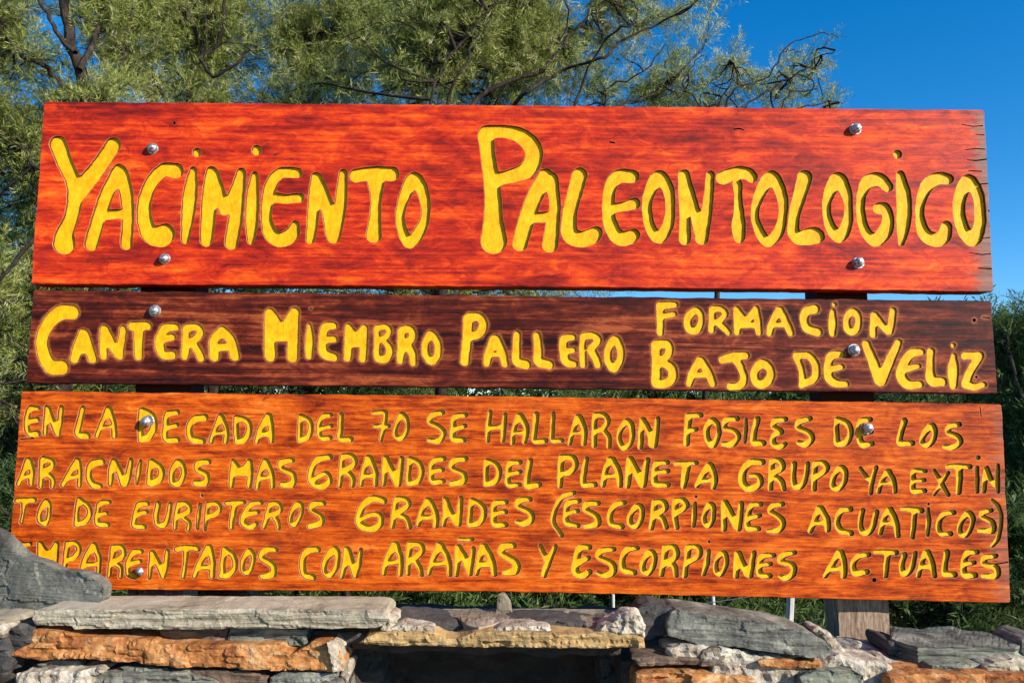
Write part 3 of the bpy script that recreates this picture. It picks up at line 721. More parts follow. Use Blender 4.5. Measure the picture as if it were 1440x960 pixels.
    for (ringp, yv) in ring_px:
        w3 = PY(out[:, 0], out[:, 1], YB); 
        if ringp is inner: w3 = PY(inner[:, 0], inner[:, 1], YB)
        w3 = w3.copy(); w3[:, 1] = yv
        VV.append(w3); cur = list(range(cnt, cnt+n0)); cnt += n0
        for i in range(n0):
            j = (i+1) % n0
            FF.append((prev[i], prev[j], cur[j], cur[i])); MI.append(0)
        prev = cur; carve += [12]*n0; wear += list(wearf(out[:, 0], out[:, 1]))
    FF.append(tuple(prev)); MI.append(0)
    # carved shapes
    seglist = []
    pos = np.array([o2i[base+i] for i in range(len(cpts))]) if len(cpts) else np.array([], int)
    eps = 0.5
    def grad(p):
        gx_ = fld.samp(p[:, 0]+eps, p[:, 1])-fld.samp(p[:, 0]-eps, p[:, 1]); gy_ = fld.samp(p[:, 0], p[:, 1]+eps)-fld.samp(p[:, 0], p[:, 1]-eps)
        g = np.stack([gx_, gy_], 1); return g/(np.linalg.norm(g, axis=1)[:, None]+1e-6)
    PXM = 0.0015
    own_t = fld.owner(cen[:, 0], cen[:, 1])
    tri_by = {}
    for k in np.nonzero(carved & cin)[0]: tri_by.setdefault(int(own_t[k]), []).append(k)
    seg_by = {}
    C = V[pos]
    ea = np.array([(pos[a], pos[b]) for a, b in ce])
    mid = (V[ea[:, 0]]+V[ea[:, 1]])/2; gm = grad(mid)
    own_e = fld.owner(mid[:, 0]-gm[:, 0]*0.5, mid[:, 1]-gm[:, 1]*0.5)
    for k in range(len(ea)): seg_by.setdefault(int(own_e[k]), []).append(k)
    holes = {}
    def shape(tris, segs, depth):
        """floor + walls in world space"""
        T = F2[tris] if len(tris) else np.zeros((0, 3), int)
        uv = np.unique(T); rm = {int(q): i for i, q in enumerate(uv)}
        v = W[uv].copy()
        nz = np.array([mnoise.noise(Vector((V[q, 0]*0.06, V[q, 1]*0.06, seed+3))) for q in uv]) if len(uv) else np.zeros(0)
        v[:, 1] += depth*(1+0.12*nz)
        verts = [tuple(q) for q in v]; faces = [tuple(rm[int(q)] for q in f) for f in T]; mi = [0]*len(faces)
        for k in segs:
            a, b = ea[k]; g1 = grad(V[[a, b]])
            p = V[[a, b]]-g1*0.35; wb = PY(p[:, 0], p[:, 1], YB); wb[:, 1] = YB+0.0006
            pd = V[[a, b]]-g1*0.95; wd = PY(pd[:, 0], pd[:, 1], YB); wd[:, 1] = YB+depth*1.2
            i = len(verts)
            verts += [tuple(W[a]), tuple(W[b]), tuple(wb[0]), tuple(wb[1]), tuple(wd[0]), tuple(wd[1])]
            dirv = V[b]-V[a]; gg = g1[0]
            s = dirv[0]*gg[1]-dirv[1]*gg[0]
            if s > 0: faces += [(i, i+1, i+3, i+2), (i+2, i+3, i+5, i+4)]
            else: faces += [(i+1, i, i+2, i+3), (i+3, i+2, i+4, i+5)]
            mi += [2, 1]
        return verts, faces, mi
    # cracks belong to the board itself
    if -2 in tri_by or -2 in seg_by:
        v, f, mi = shape(np.array(tri_by.get(-2, []), int), seg_by.get(-2, []), 0.010)
        VV.append(np.array(v)); FF += [tuple(q+cnt for q in ff) for ff in f]; MI += [1]*len(f)
        carve += [0]*len(v); wear += [0]*len(v); cnt += len(v)
    bo = mesh_obj('board', np.vstack(VV), FF, [mat, crack_wood], sign, MI, attr={'carve': carve, 'wear': wear})
    bo['label'] = label
    for oid, ch in enumerate(glyph_names):
        tl = tri_by.get(oid, [])
        if not tl: print('glyph lost', ch); continue
        v, f, mi = shape(np.array(tl, int), seg_by.get(oid, []), depth_px*PXM)
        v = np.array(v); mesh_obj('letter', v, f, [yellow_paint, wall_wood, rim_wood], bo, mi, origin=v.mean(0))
    return bo

zf = 0.0
sign = empty('carved_wooden_sign', (0.05, 1.74, 0.0))
tag(sign, 'large three-board wooden sign with carved yellow lettering, bolted to two posts', 'sign')
def poly_interp(pts): return pts
b_top = build_board(0, [(62, 143), (700, 148), (1384.5, 154.5), (1397.5, 410), (700, 403), (43, 399.5)], red_wood, 3.9, sign,
                    'top board, bright red stained wood with the largest carved yellow letters', 1.0, 6.0)
b_mid = build_board(1, [(47, 408), (700, 415.5), (1394, 423), (1403, 553), (700, 545), (36, 538)], maroon_wood, 1.9, sign,
                    'narrow middle board in dark maroon wood with two sizes of yellow letters', 2.0, 3.6)
b_low = build_board(2, [(30, 550), (700, 557), (1409, 568), (1421.5, 847.5), (1060, 839), (890, 835.5), (700, 831.5), (150, 829), (8, 827)], orange_wood, 3.7, sign,
                    'lowest board, orange stained wood with four lines of small yellow letters', 3.0, 5.0)

# posts
def post(px_pts, seed):
    """px_pts: list of (x_left, x_right, y) down the front face"""
    Yf = YB+THICK+0.002; Th = 0.075
    rows = []
    P = px_pts
    ys = np.linspace(P[0][2], P[-1][2], 30)
    for y in ys:
        xl = np.interp(y, [p[2] for p in P], [p[0] for p in P]); xr = np.interp(y, [p[2] for p in P], [p[1] for p in P])
        a = PY(xl, y, Yf); b = PY(xr, y, Yf); rows.append((a, b))
    a, b = rows[-1]; a2, b2 = rows[-4]
    z = a[2]
    while z > 0.0:
        z -= 0.08; da = (a-a2)/abs(a2[2]-a[2]); na = a+da*(a[2]-z); nb_ = b+(b-b2)/abs(b2[2]-b[2])*(b[2]-z)
        rows.append((na, nb_))
    V = []; F = []
    K = 5
    for r_, (a, b) in enumerate(rows):
        for k in range(K):
            u = k/(K-1); p = a+(b-a)*u
            V.append(p+np.array([0, 0.0015*(1 if k in (0, K-1) else 0)+mnoise.noise(Vector((p[0]*30, seed, p[2]*12)))*0.0015, 0]))
        for k in range(K):
            u = 1-k/(K-1); p = a+(b-a)*u
            V.append(p+np.array([mnoise.noise(Vector((k, seed, p[2]*9)))*0.002, Th, 0]))
    m = 2*K
    for r_ in range(len(rows)-1):
        for k in range(m):
            F.append((r_*m+k, r_*m+(k+1) % m, (r_+1)*m+(k+1) % m, (r_+1)*m+k))
    F.append(tuple(range(m-1, -1, -1))); e = (len(rows)-1)*m; F.append(tuple(range(e, e+m)))
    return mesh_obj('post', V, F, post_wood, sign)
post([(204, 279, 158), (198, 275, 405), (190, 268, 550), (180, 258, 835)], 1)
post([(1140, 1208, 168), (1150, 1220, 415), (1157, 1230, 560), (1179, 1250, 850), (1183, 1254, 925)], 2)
# bolts: domed head on a washer and a short neck
def bolt(x, y, r_px, h, tilt, dep=0.0):
    c = PY(x, y, YB); R = r_px*0.0014
    V = []; F = []; n = 20
    prof = [(R*0.42, -dep), (R*0.42, h*0.12), (R*0.86, h*0.14), (R*0.92, h*0.55), (R*0.84, h*0.72), (R*0.58, h*0.80), (R*0.50, h*0.82), (R*0.48, h*1.0), (R*0.30, h*1.07), (0.0002, h*1.08)]
    for (r, d) in prof:
        for k in range(n):
            a = 2*math.pi*k/n; hx = 1+(0.06 if r > R*0.55 else 0)*math.cos(6*a+c[0]*9)
            V.append((c[0]+math.cos(a)*r*hx+tilt[0]*d, c[1]-d, c[2]+math.sin(a)*r*hx+tilt[1]*d))
    for i in range(len(prof)-1):
        for k in range(n): F.append((i*n+k, i*n+(k+1) % n, (i+1)*n+(k+1) % n, (i+1)*n+k))
    F = [tuple(reversed(f)) for f in F]
    bo_ = mesh_obj('bolt', V, F, bolt_metal, sign, smooth=True)
    V = []; F = []
    for (r, d) in ((R*0.4, 0.0003), (R*1.12, 0.0003), (R*1.16, 0.0011), (R*1.1, 0.0019), (R*0.4, 0.0022)):
        for k in range(n):
            a = 2*math.pi*k/n; V.append((c[0]+math.cos(a)*r+tilt[0]*d, c[1]-d+max(0, dep-.002), c[2]+math.sin(a)*r+tilt[1]*d))
    for i in range(4):
        for k in range(n): F.append(((i+1)*n+k, (i+1)*n+(k+1) % n, i*n+(k+1) % n, i*n+k))
    mesh_obj('washer', V, F, bolt_metal, bo_)
    return bo_
for (x, y, r, dep) in ((215, 209.5, 7.6, .002), (232, 364, 7.4, .002), (1203, 182, 8.2, .002), (1207, 370, 8.0, .002), (218, 437, 8.0, .002),
                  (1200.5, 492, 8.2, .002), (207, 592, 8.2, .006), (1219, 602, 8.0, .006), (198, 803, 7.0, .006)):
    bolt(x, y, r, 0.0145, (random.uniform(-.15, .15), random.uniform(-.15, .15)), dep)
# ------------------------------------------------------------------ ground
t = NT('dry_ground')
a_ = t.noise(t.coord(), 0.6, 8, 0.65); b_ = t.noise(t.coord(), 14, 8, 0.7)
ground_mat = t.done(t.mix(t.math('MULTIPLY', a_, 0.3), t.ramp(b_, [(0.3, (0.10, 0.07, 0.045)), (0.6, (0.20, 0.14, 0.09)), (0.8, (0.28, 0.21, 0.14))]), (0.08, 0.075, 0.035)),
                    0.95, t.bump(b_, 0.6, 0.03), 0.2)
V = []; F = []
rad = [0, .5, 1, 1.5, 2, 2.5, 3, 4, 5, 6, 8, 10, 13, 17, 25, 40, 80, 200, 600, 2000]
n = 48
for r in rad:
    for k in range(n):
        a = 2*math.pi*k/n; x, y = r*math.cos(a), r*math.sin(a)+2
        V.append((x, y, (mnoise.noise(Vector((x*.4, y*.4, 0)))*0.06+mnoise.noise(Vector((x*2, y*2, 4)))*0.015)*min(1, r/2)))
for i in range(len(rad)-1):
    for k in range(n): F.append((i*n+k, i*n+(k+1) % n, (i+1)*n+(k+1) % n, (i+1)*n+k))
g_ = mesh_obj('ground', V, [tuple(reversed(f)) for f in F], ground_mat, smooth=True, origin=(0, 0, 0)); g_['kind'] = 'structure'

# ------------------------------------------------------------------ stones
def fbm(p, o=4, sc=1.0):
    s = 0; a = 1; v = Vector(p)*sc
    for _ in range(o): s += a*mnoise.noise(v); v = v*2.03+Vector((3.1, 1.7, 2.3)); a *= 0.5
    return s
def densify(pts, step, jit, seed):
    P = np.array(pts, float); res = []
    for i in range(len(P)):
        a, b = P[i], P[(i+1) % len(P)]; L = np.linalg.norm(b-a); m = max(1, int(round(L/step)))
        for j in range(m):
            q = a+(b-a)*j/m
            if j: q = q + np.array([fbm((q[0]*.09, q[1]*.09, seed), 3), fbm((q[0]*.09, q[1]*.09, seed+7.7), 3)])*jit
            res.append(q)
    return np.array(res)
def inpoly(A, p):
    ins = np.zeros(len(p), bool); B = np.roll(A, -1, 0)
    for a, b in zip(A, B):
        c = ((a[1] > p[:, 1]) != (b[1] > p[:, 1]))
        ins ^= c & (p[:, 0] < (b[0]-a[0])*(p[:, 1]-a[1])/(b[1]-a[1]+1e-12)+a[0])
    return ins
def fill(poly, step):
    """triangulated polygon with inner points; returns verts2d, tris, distance to edge, index of outline verts"""
    x0, y0 = poly.min(0); x1, y1 = poly.max(0); g = []
    for r_, yy in enumerate(np.arange(y0, y1, step*.866)):
        for xx in np.arange(x0, x1, step): g.append((xx+(step/2 if r_ % 2 else 0)+random.uniform(-.2, .2)*step, yy+random.uniform(-.2, .2)*step))
    g = np.array(g) if g else np.zeros((0, 2))
    def dist(p):
        A = poly; B = np.roll(poly, -1, 0); d = np.full(len(p), 1e9)
        for a, b in zip(A, B):
            ab = b-a; t_ = np.clip(((p-a)@ab)/(ab@ab+1e-12), 0, 1); d = np.minimum(d, np.linalg.norm(p-(a+t_[:, None]*ab), axis=1))
        return d
    if len(g): g = g[inpoly(poly, g) & (dist(g) > step*.45)]
    n0 = len(poly)
    Vv, Ff, cons, ov = cdt(list(map(tuple, poly))+list(map(tuple, g)), [(i, (i+1) % n0) for i in range(n0)])
    Ff = Ff[inpoly(poly, Vv[Ff].mean(1))]
    e1 = Vv[Ff[:, 1]]-Vv[Ff[:, 0]]; e2 = Vv[Ff[:, 2]]-Vv[Ff[:, 0]]
    fl = (e1[:, 0]*e2[:, 1]-e1[:, 1]*e2[:, 0]) > 0
    Ff[fl] = Ff[fl][:, ::-1]
    o2i = {}
    for k, l_ in enumerate(ov):
        for q in l_: o2i[q] = k
    return Vv, Ff, dist(Vv), [o2i[i] for i in range(n0)]
STONES = []
def stone(name, poly, mat, parent, Y=None, Z=None, depth=0.12, seed=0, rough=0.004, strata=0.0, sf=60, step=5, jit=1.5, rnd=0.0035,
          yaw=0.0, pitch=0.0, hole=None, fs=28, chip=0.9, label=None, cat=None, taper=0.0, rings=8, kind=None):
    """a slab whose traced outline lies in the vertical plane Y (front face) or the level plane Z (top face)"""
    pl = densify(poly, step, jit, seed)
    if ((np.roll(pl, -1, 0)-pl)[:, 0]*(np.roll(pl, -1, 0)+pl)[:, 1]).sum() < 0: pl = pl[::-1]
    V2, T, D, ring = fill(pl, step)
    cx = V2[:, 0].mean()
    if Z is None:
        W = PY(V2[:, 0], V2[:, 1], Y+0*V2[:, 0]); nrm = np.array([0, -1.0, 0])
        Yv = Y + (W[:, 0]-W[:, 0].mean())*yaw + (W[:, 2]-W[:, 2].mean())*pitch
        W = PY(V2[:, 0], V2[:, 1], Yv)
    else:
        W = PZ(V2[:, 0], V2[:, 1], Z+0*V2[:, 0]); nrm = np.array([0, 0, 1.0])
        Zv = Z + (W[:, 0]-W[:, 0].mean())*yaw + (W[:, 1]-W[:, 1].mean())*pitch
        W = PZ(V2[:, 0], V2[:, 1], Zv)
    base = W.copy()
    Dm = D*0.0014
    for i in range(len(W)):
        p = base[i]
        d = fbm((p[0]*fs, p[1]*fs, p[2]*fs+seed), 4)*rough
        if strata:
            q = fbm((p[0]*9+seed, 0, p[2]*sf), 3); d += strata*(math.floor(q*4+0.5)/4*0.7+q*0.3)
        wx = mnoise.noise(Vector((p[0]*20, seed, p[2]*20)))*0.35
        ch = mnoise.cell(Vector((p[0]*fs*0.55+wx*2+seed, p[1]*fs*(0.2 if Z is None else 0.6), p[2]*fs*1.9+wx)))-0.5
        d += rough*chip*ch
        e = max(0.0, 1-Dm[i]/rnd); d -= rnd*0.7*e*e
        W[i] = base[i]+nrm*d
    verts = list(W); faces = [tuple(f) for f in T]
    cen = base.mean(0); prev = ring
    rb = base[ring]; sm = rb.copy()
    for _ in range(6): sm = (np.roll(sm, 1, 0)+sm*2+np.roll(sm, -1, 0))/4
    if Z is not None: sm = rb
    for r_ in range(1, rings+1):
        u = r_/rings; cur = []
        for ii, i in enumerate(ring):
            p = rb[ii]+(sm[ii]-rb[ii])*min(1, u*2.5)-nrm*depth*u
            out = base[i]-cen; out = out-nrm*np.dot(out, nrm); out /= (np.linalg.norm(out)+1e-9)
            if Z is None: nz = fbm((p[0]*35+seed, p[1]*45, p[2]*50), 3)*rough*0.8
            else: nz = (fbm((p[0]*14+seed, p[1]*14, p[2]*150), 3)+0.9*mnoise.noise(Vector((0, seed, p[2]*260))))*max(strata, rough)
            bul = 0.0 if u < 1 else -0.3*rnd
            cur.append(len(verts)); verts.append(p+out*(nz+bul-taper*u))
        m = len(ring)
        for k in range(m):
            j = (k+1) % m; faces.append((prev[k], prev[j], cur[j], cur[k]))
        prev = cur
    # closing face at the far side
    cap = {ring[k]: prev[k] for k in range(len(ring))}; extra = {}
    for f in T:
        g = []
        for q in f:
            q = int(q)
            if q in cap: g.append(cap[q])
            else:
                if q not in extra: extra[q] = len(verts); verts.append(base[q]-nrm*depth)
                g.append(extra[q])
        faces.append(tuple(reversed(g)))
    # make windings consistent with outward normals
    verts = np.array(verts)
    f0 = faces[0]; nn = np.cross(verts[f0[1]]-verts[f0[0]], verts[f0[2]]-verts[f0[0]])
    if np.dot(nn, nrm) < 0: faces[:len(T)] = [tuple(reversed(f)) for f in faces[:len(T)]]
    o = mesh_obj(name, verts, faces, mat, parent)
    bm = bmesh.new(); bm.from_mesh(o.data); bmesh.ops.recalc_face_normals(bm, faces=bm.faces); bm.to_mesh(o.data); bm.free()
    tag(o, label, cat, None, kind); return o

m_tan = stone_mat('tan_limestone', [(0.32, (0.112, 0.086, 0.056)), (0.43, (0.292, 0.245, 0.163)), (0.56, (0.447, 0.387, 0.275)), (0.7, (0.550, 0.499, 0.387))], 7, (1, 1, 9), 0.006, layers=0.5)
m_rust = stone_mat('rusty_sandstone', [(0.34, (0.07, 0.022, 0.010)), (0.44, (0.30, 0.10, 0.025)), (0.54, (0.46, 0.20, 0.06)), (0.66, (0.64, 0.42, 0.22))], 14, (1, 1, 2), 0.006, ((0.6, 0.4, 0.22), 40, 0.6))
m_ochre = stone_mat('ochre_sandstone', [(0.3, (0.180, 0.099, 0.036)), (0.45, (0.396, 0.243, 0.090)), (0.6, (0.522, 0.360, 0.162)), (0.75, (0.594, 0.477, 0.306))], 12, (1, 1, 5), 0.005, layers=0.35)
m_grey = stone_mat('grey_slate', [(0.36, (0.055, 0.050, 0.039)), (0.5, (0.172, 0.164, 0.129)), (0.64, (0.328, 0.312, 0.250))], 8, (1, 1, 7), 0.004, ((0.33, 0.32, 0.3), 26, 0.66), layers=0.55)
m_slate = stone_mat('blue_grey_slate', [(0.36, (0.036, 0.035, 0.026)), (0.5, (0.144, 0.143, 0.112)), (0.64, (0.288, 0.284, 0.223))], 10, (1, 1, 4), 0.003, layers=0.6)
m_dark = stone_mat('dark_and_shaded_slate', [(0.3, (0.025, 0.024, 0.024)), (0.55, (0.07, 0.065, 0.06)), (0.75, (0.14, 0.125, 0.11))], 9, (1, 1, 6), 0.005, layers=0.5)  # dark slate; also carries painted shade on niche jambs and slab end
m_purple = stone_mat('purple_grey_slate', [(0.36, (0.086, 0.066, 0.043)), (0.5, (0.216, 0.173, 0.119)), (0.64, (0.374, 0.317, 0.223))], 9, (1, 1, 2), 0.003, ((0.42, 0.33, 0.27), 14, 0.62))
m_brown = stone_mat('brown_stone', [(0.3, (0.060, 0.038, 0.025)), (0.5, (0.162, 0.102, 0.068)), (0.7, (0.281, 0.187, 0.128))], 10, (1, 1, 4), 0.005, layers=0.5)
m_green = stone_mat('greenish_grey_stone', [(0.3, (0.072, 0.076, 0.056)), (0.5, (0.192, 0.192, 0.136)), (0.7, (0.320, 0.304, 0.224))], 9, (1, 1, 5), 0.004, layers=0.4)
m_lip = stone_mat('upright_slab_slate', [(0.38, (0.055, 0.050, 0.04)), (0.5, (0.13, 0.125, 0.10)), (0.60, (0.23, 0.22, 0.175))], 9, (1, 1, 1), 0.0025, ((0.42, 0.40, 0.34), 48, 0.60), 130, 0.9, 0.25)
m_mortar = stone_mat('pale_lime_mortar', [(0.36, (0.136, 0.093, 0.068)), (0.45, (0.340, 0.272, 0.196)), (0.56, (0.510, 0.451, 0.348)), (0.7, (0.629, 0.578, 0.476))], 26, (1, 1, 1), 0.008, ((0.14, 0.09, 0.06), 60, 0.60))
m_core = stone_mat('gap_shade_rubble', [(0.3, (0.02, 0.015, 0.012)), (0.5, (0.05, 0.038, 0.03)), (0.7, (0.10, 0.075, 0.055))], 9, (1, 1, 2), 0.01)  # kept near black to paint the shade in the gaps between stones

wall = empty('dry_stone_wall', (0.0, 1.58, 0.0))
tag(wall, 'low rough wall of stacked slate and sandstone with crumbling mortar, below the sign', 'stone wall')
# rubble heart of the wall, added to block light, left open at the niche
def core_block(x0, x1, z0, z1, y0, y1, seed):
    V = []; F = []; nx = max(3, int((x1-x0)/.03)); nz = max(3, int((z1-z0)/.03)); ny = 6
    bm = bmesh.new()
    grid = {}
    def vert(i, j, k):
        if (i, j, k) not in grid:
            x = x0+(x1-x0)*i/nx; z = z0+(z1-z0)*k/nz; y = y0+(y1-y0)*j/ny
            n_ = [fbm((x*14, y*14, z*18+q*9+seed), 3)*0.012 for q in range(3)]
            grid[(i, j, k)] = bm.verts.new((x+n_[0]*.6, y+n_[1], z+n_[2]*.8))
        return grid[(i, j, k)]
    for i in range(nx):
        for k in range(nz):
            bm.faces.new((vert(i, 0, k), vert(i+1, 0, k), vert(i+1, 0, k+1), vert(i, 0, k+1)))
            bm.faces.new((vert(i, ny, k), vert(i, ny, k+1), vert(i+1, ny, k+1), vert(i+1, ny, k)))
    for i in range(nx):
        for j in range(ny):
            bm.faces.new((vert(i, j, nz), vert(i+1, j, nz), vert(i+1, j+1, nz), vert(i, j+1, nz)))
            bm.faces.new((vert(i, j, 0), vert(i, j+1, 0), vert(i+1, j+1, 0), vert(i+1, j, 0)))
    for j in range(ny):
        for k in range(nz):
            bm.faces.new((vert(0, j, k), vert(0, j, k+1), vert(0, j+1, k+1), vert(0, j+1, k)))
            bm.faces.new((vert(nx, j, k), vert(nx, j+1, k), vert(nx, j+1, k+1), vert(nx, j, k+1)))
    me = bpy.data.meshes.new('light_block_rubble'); bm.to_mesh(me); bm.free(); me.materials.append(m_core)
    me.transform(Matrix.Translation(-Vector(wall.location)))
    o = bpy.data.objects.new('light_block_rubble', me); link(o, wall)
xl, xr = -1.35, 1.45
nx0 = PY(497, 930, 1.56)[0]; nx1 = PY(872, 930, 1.56)[0]
zt = 1.5-0.42
zl = PY(700, 902, 1.52)[2]
core_block(xl, nx0, -0.02, zt, 1.53, 1.70, 0)
core_block(nx1, PY(1165, 930, 1.56)[0], -0.02, zt-0.02, 1.53, 1.70, 5)
core_block(PY(1165, 930, 1.56)[0]+.002, xr, -0.02, zt-0.09, 1.53, 1.70, 8)
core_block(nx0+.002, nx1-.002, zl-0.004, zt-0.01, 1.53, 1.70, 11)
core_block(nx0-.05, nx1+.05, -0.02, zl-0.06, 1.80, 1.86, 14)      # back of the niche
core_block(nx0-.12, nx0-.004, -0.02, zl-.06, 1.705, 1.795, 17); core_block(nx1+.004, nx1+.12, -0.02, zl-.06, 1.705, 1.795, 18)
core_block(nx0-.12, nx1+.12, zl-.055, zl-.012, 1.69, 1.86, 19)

S = lambda *a, **k: stone('stone', *a, **k)
# ---- left pile
S([(47, 858), (150, 856.5), (300, 857), (400, 857), (538, 858), (547, 868), (541, 878), (528, 883), (300, 884), (106, 884.5), (100, 880), (48, 880), (45, 869)], m_tan, wall, Y=1.462, depth=0.115, seed=1, rough=0.003, strata=0.005, sf=90, step=3.6, jit=0.9, rnd=0.002)
S([(225, 884), (319, 885), (316, 905), (224, 905)], m_brown, wall, Y=1.495, depth=0.1, seed=2, step=4, jit=0.8, rnd=0.003, strata=.002, label='small brown grey block under the long pale slab')
S([(322, 884), (430, 885), (431, 908), (424, 908.5), (319, 905)], m_slate, wall, Y=1.493, depth=0.1, seed=3, step=4, jit=0.6, rnd=0.003, strata=.001, label='small blue grey block under the long pale slab')
S([(43, 886), (98, 890), (104, 896), (160, 897), (214, 899), (219, 905), (330, 907), (392, 907), (400, 914), (407, 921), (419, 915), (439, 902), (464, 903), (476, 912), (484, 931), (482, 942), (467, 945),
   (400, 943), (280, 939), (229, 937), (180, 931), (137, 928), (110, 925), (85, 926), (53, 930), (20, 922), (14, 920), (36, 906)], m_rust, wall, Y=1.463, depth=0.10, seed=4, rough=0.0045, strata=0.003, sf=40, step=4, jit=1.5, rnd=0.003, fs=45)
S([(459, 903), (468, 903), (478, 913), (485, 931), (483, 943), (468, 945), (463, 925)], m_mortar, wall, Y=1.458, depth=0.08, seed=41, rough=0.003, step=4, jit=1, rnd=0.004, yaw=0.9, label='end of the rusty stone, sunlight painted in as pale colour')  # pale piece paints the sunlight on the stone's right-facing end
S([(8, 884), (30, 876), (46, 882), (42, 905), (22, 922), (4, 935), (-20, 930), (-18, 900)], m_dark, wall, Y=1.465, depth=0.1, seed=5, rough=0.006, step=5)
S([(-60, 872), (4, 873), (9, 884), (2, 898), (-60, 905)], m_purple, wall, Y=1.455, depth=0.1, seed=6)
S([(-60, 903), (0, 900), (12, 925), (8, 950), (-60, 962)], m_dark, wall, Y=1.45, depth=0.1, seed=7, rough=0.008)
S([(50, 934), (76, 929), (108, 931), (115, 938), (112, 944), (60, 946)], m_slate, wall, Y=1.482, depth=0.1, seed=8, strata=.004, step=3.5)
S([(168, 938), (234, 940), (234, 946), (176, 946)], m_slate, wall, Y=1.477, depth=0.1, seed=9, step=3.5)
S([(125, 950), (150, 946), (262, 945), (300, 958), (320, 985), (110, 990)], m_grey, wall, Y=1.467, depth=0.1, seed=10, rough=0.005)
S([(262, 943), (350, 944), (376, 950), (372, 984), (300, 988), (300, 957)], m_brown, wall, Y=1.477, depth=0.1, seed=12, rough=0.006)
S([(380, 952), (398, 944), (470, 947), (476, 951), (460, 958), (420, 967), (376, 968)], m_slate, wall, Y=1.472, depth=0.1, seed=11, strata=.004, step=3.5)
S([(378, 966), (480, 956), (490, 990), (376, 992)], m_grey, wall, Y=1.482, depth=0.1, seed=13)
S([(436, 888), (500, 889), (530, 892), (534, 900), (500, 905), (470, 904), (436, 901)], m_dark, wall, Y=1.52, depth=0.08, seed=14, step=5)
S([(484, 906), (536, 908), (540, 1000), (484, 1000)], m_dark, wall, Y=1.62, depth=0.16, seed=15, rough=0.008, strata=.005)  # left jamb: dark colour paints the deep shadow inside the niche
# ---- middle
S([(505, 903), (517, 894), (534, 889), (575, 887.5), (611, 889), (626, 898), (641, 899), (667, 889), (705, 888), (776, 889), (821, 892), (842, 889), (880, 892), (906, 896), (907, 910), (880, 911.5), (720, 911), (536, 907.5)],
  m_ochre, wall, Y=1.475, depth=0.12, seed=20, rough=0.005, strata=0.003, sf=60, step=3.6, jit=0.9, rnd=0.004, fs=40)
ZM = PY(720, 857, 1.63)[2]
S([(546, 855), (640, 854), (760, 854), (880, 855), (905, 858), (903, 866), (885, 865), (862, 874), (849, 880.5), (825, 878), (810, 869), (782, 864), (757, 862), (742, 866), (724, 869), (701, 873), (673, 881), (656, 877), (643, 866), (628, 863), (600, 863), (545, 857.5)],
  m_purple, wall, Z=ZM, depth=0.016, seed=21, rough=0.002, step=4, jit=0.25, rnd=0.003, strata=0.002)
S([(548, 868), (600, 871), (640, 876), (660, 884), (640, 890), (548, 884)], m_dark, wall, Y=1.53, depth=0.1, seed=22, step=4)
S([(660, 884), (730, 874), (760, 873), (860, 880), (880, 886), (800, 893), (700, 889)], m_dark, wall, Y=1.525, depth=0.1, seed=23, step=4)
# ---- right of the niche
S([(945, 861), (952, 856.5), (1000, 864), (1044, 870), (1084, 876), (1132, 886), (1162, 902), (1176, 919), (1158, 926), (1100, 919), (1060, 914), (1034, 909), (997, 909), (960, 899), (940, 893), (939, 876)],
  m_grey, wall, Y=1.48, depth=0.10, seed=30, rough=0.003, strata=0.005, sf=55, step=3.2, jit=0.9, rnd=0.002, yaw=-0.10, pitch=0.35)
S([(899, 856), (918, 851), (950, 857), (948, 866), (942, 874), (940, 893), (905, 901), (898, 880)], m_dark, wall, Y=1.525, depth=0.1, seed=31, rough=0.005, strata=.003, step=4)  # dark piece stands in for the grey slab's shaded left end
S([(1054, 872), (1075, 864.5), (1083, 865), (1112, 877), (1110, 888), (1060, 884)], m_slate, wall, Y=1.56, depth=0.05, seed=32, step=4, jit=.6)
S([(888, 924.5), (950, 923), (1000, 926), (1004, 936), (900, 936)], m_brown, wall, Y=1.47, depth=0.1, seed=33, strata=.003, step=3.6, jit=.8, rnd=.003)
S([(843, 912), (905, 911), (930, 915), (890, 926), (898, 944), (905, 1000), (850, 1000)], m_dark, wall, Y=1.62, depth=0.16, seed=34, rough=.008, strata=.004)  # right jamb: shadow under the lintel put into its dark colour
S([(896, 948), (940, 946), (1003, 949), (1062, 955), (1070, 990), (892, 992)], m_rust, wall, Y=1.46, depth=0.1, seed=35, rough=.006)
S([(896, 938), (960, 936), (1006, 938), (1006, 946), (900, 945)], m_dark, wall, Y=1.52, depth=0.1, seed=36, step=4)
S([(988, 915), (1012, 911), (1022, 920), (1018, 931), (1000, 935), (986, 927)], m_purple, wall, Y=1.468, depth=0.05, seed=37, step=3.6, rough=.005)
S([(1034, 911), (1100, 919.5), (1096, 925), (1050, 926), (1034, 918)], m_dark, wall, Y=1.49, depth=0.06, seed=38, step=3.6)
S([(1066, 929), (1100, 927), (1155, 929), (1158, 938), (1140, 941), (1074, 940)], m_rust, wall, Y=1.462, depth=0.06, seed=39, step=3.6, strata=.003)
S([(1127, 953), (1150, 946), (1200, 944), (1217, 951), (1213, 975), (1130, 985)], m_green, wall, Y=1.44, depth=0.06, seed=40, rough=.006, strata=.003)
ZR = PY(1330, 893, 1.58)[2]
S([(1252, 879), (1296, 881.5), (1305, 879), (1339, 880), (1356, 886), (1391, 890), (1419, 897), (1441, 906), (1427, 911), (1391, 908), (1340, 907), (1290, 907.5), (1254, 897)],
  m_slate, wall, Z=ZR, depth=0.034, seed=50, rough=0.0008, strata=0.005, step=4, jit=0.2, rnd=0.002, rings=9)
S([(1250, 900), (1290, 912), (1294, 923), (1280, 928), (1250, 922)], m_dark, wall, Y=1.545, depth=.1, seed=51, step=4)
S([(1307, 934), (1340, 932), (1382, 934), (1388, 946), (1370, 948), (1310, 948)], m_green, wall, Y=1.475, depth=.1, seed=52, step=3.6, strata=.003)
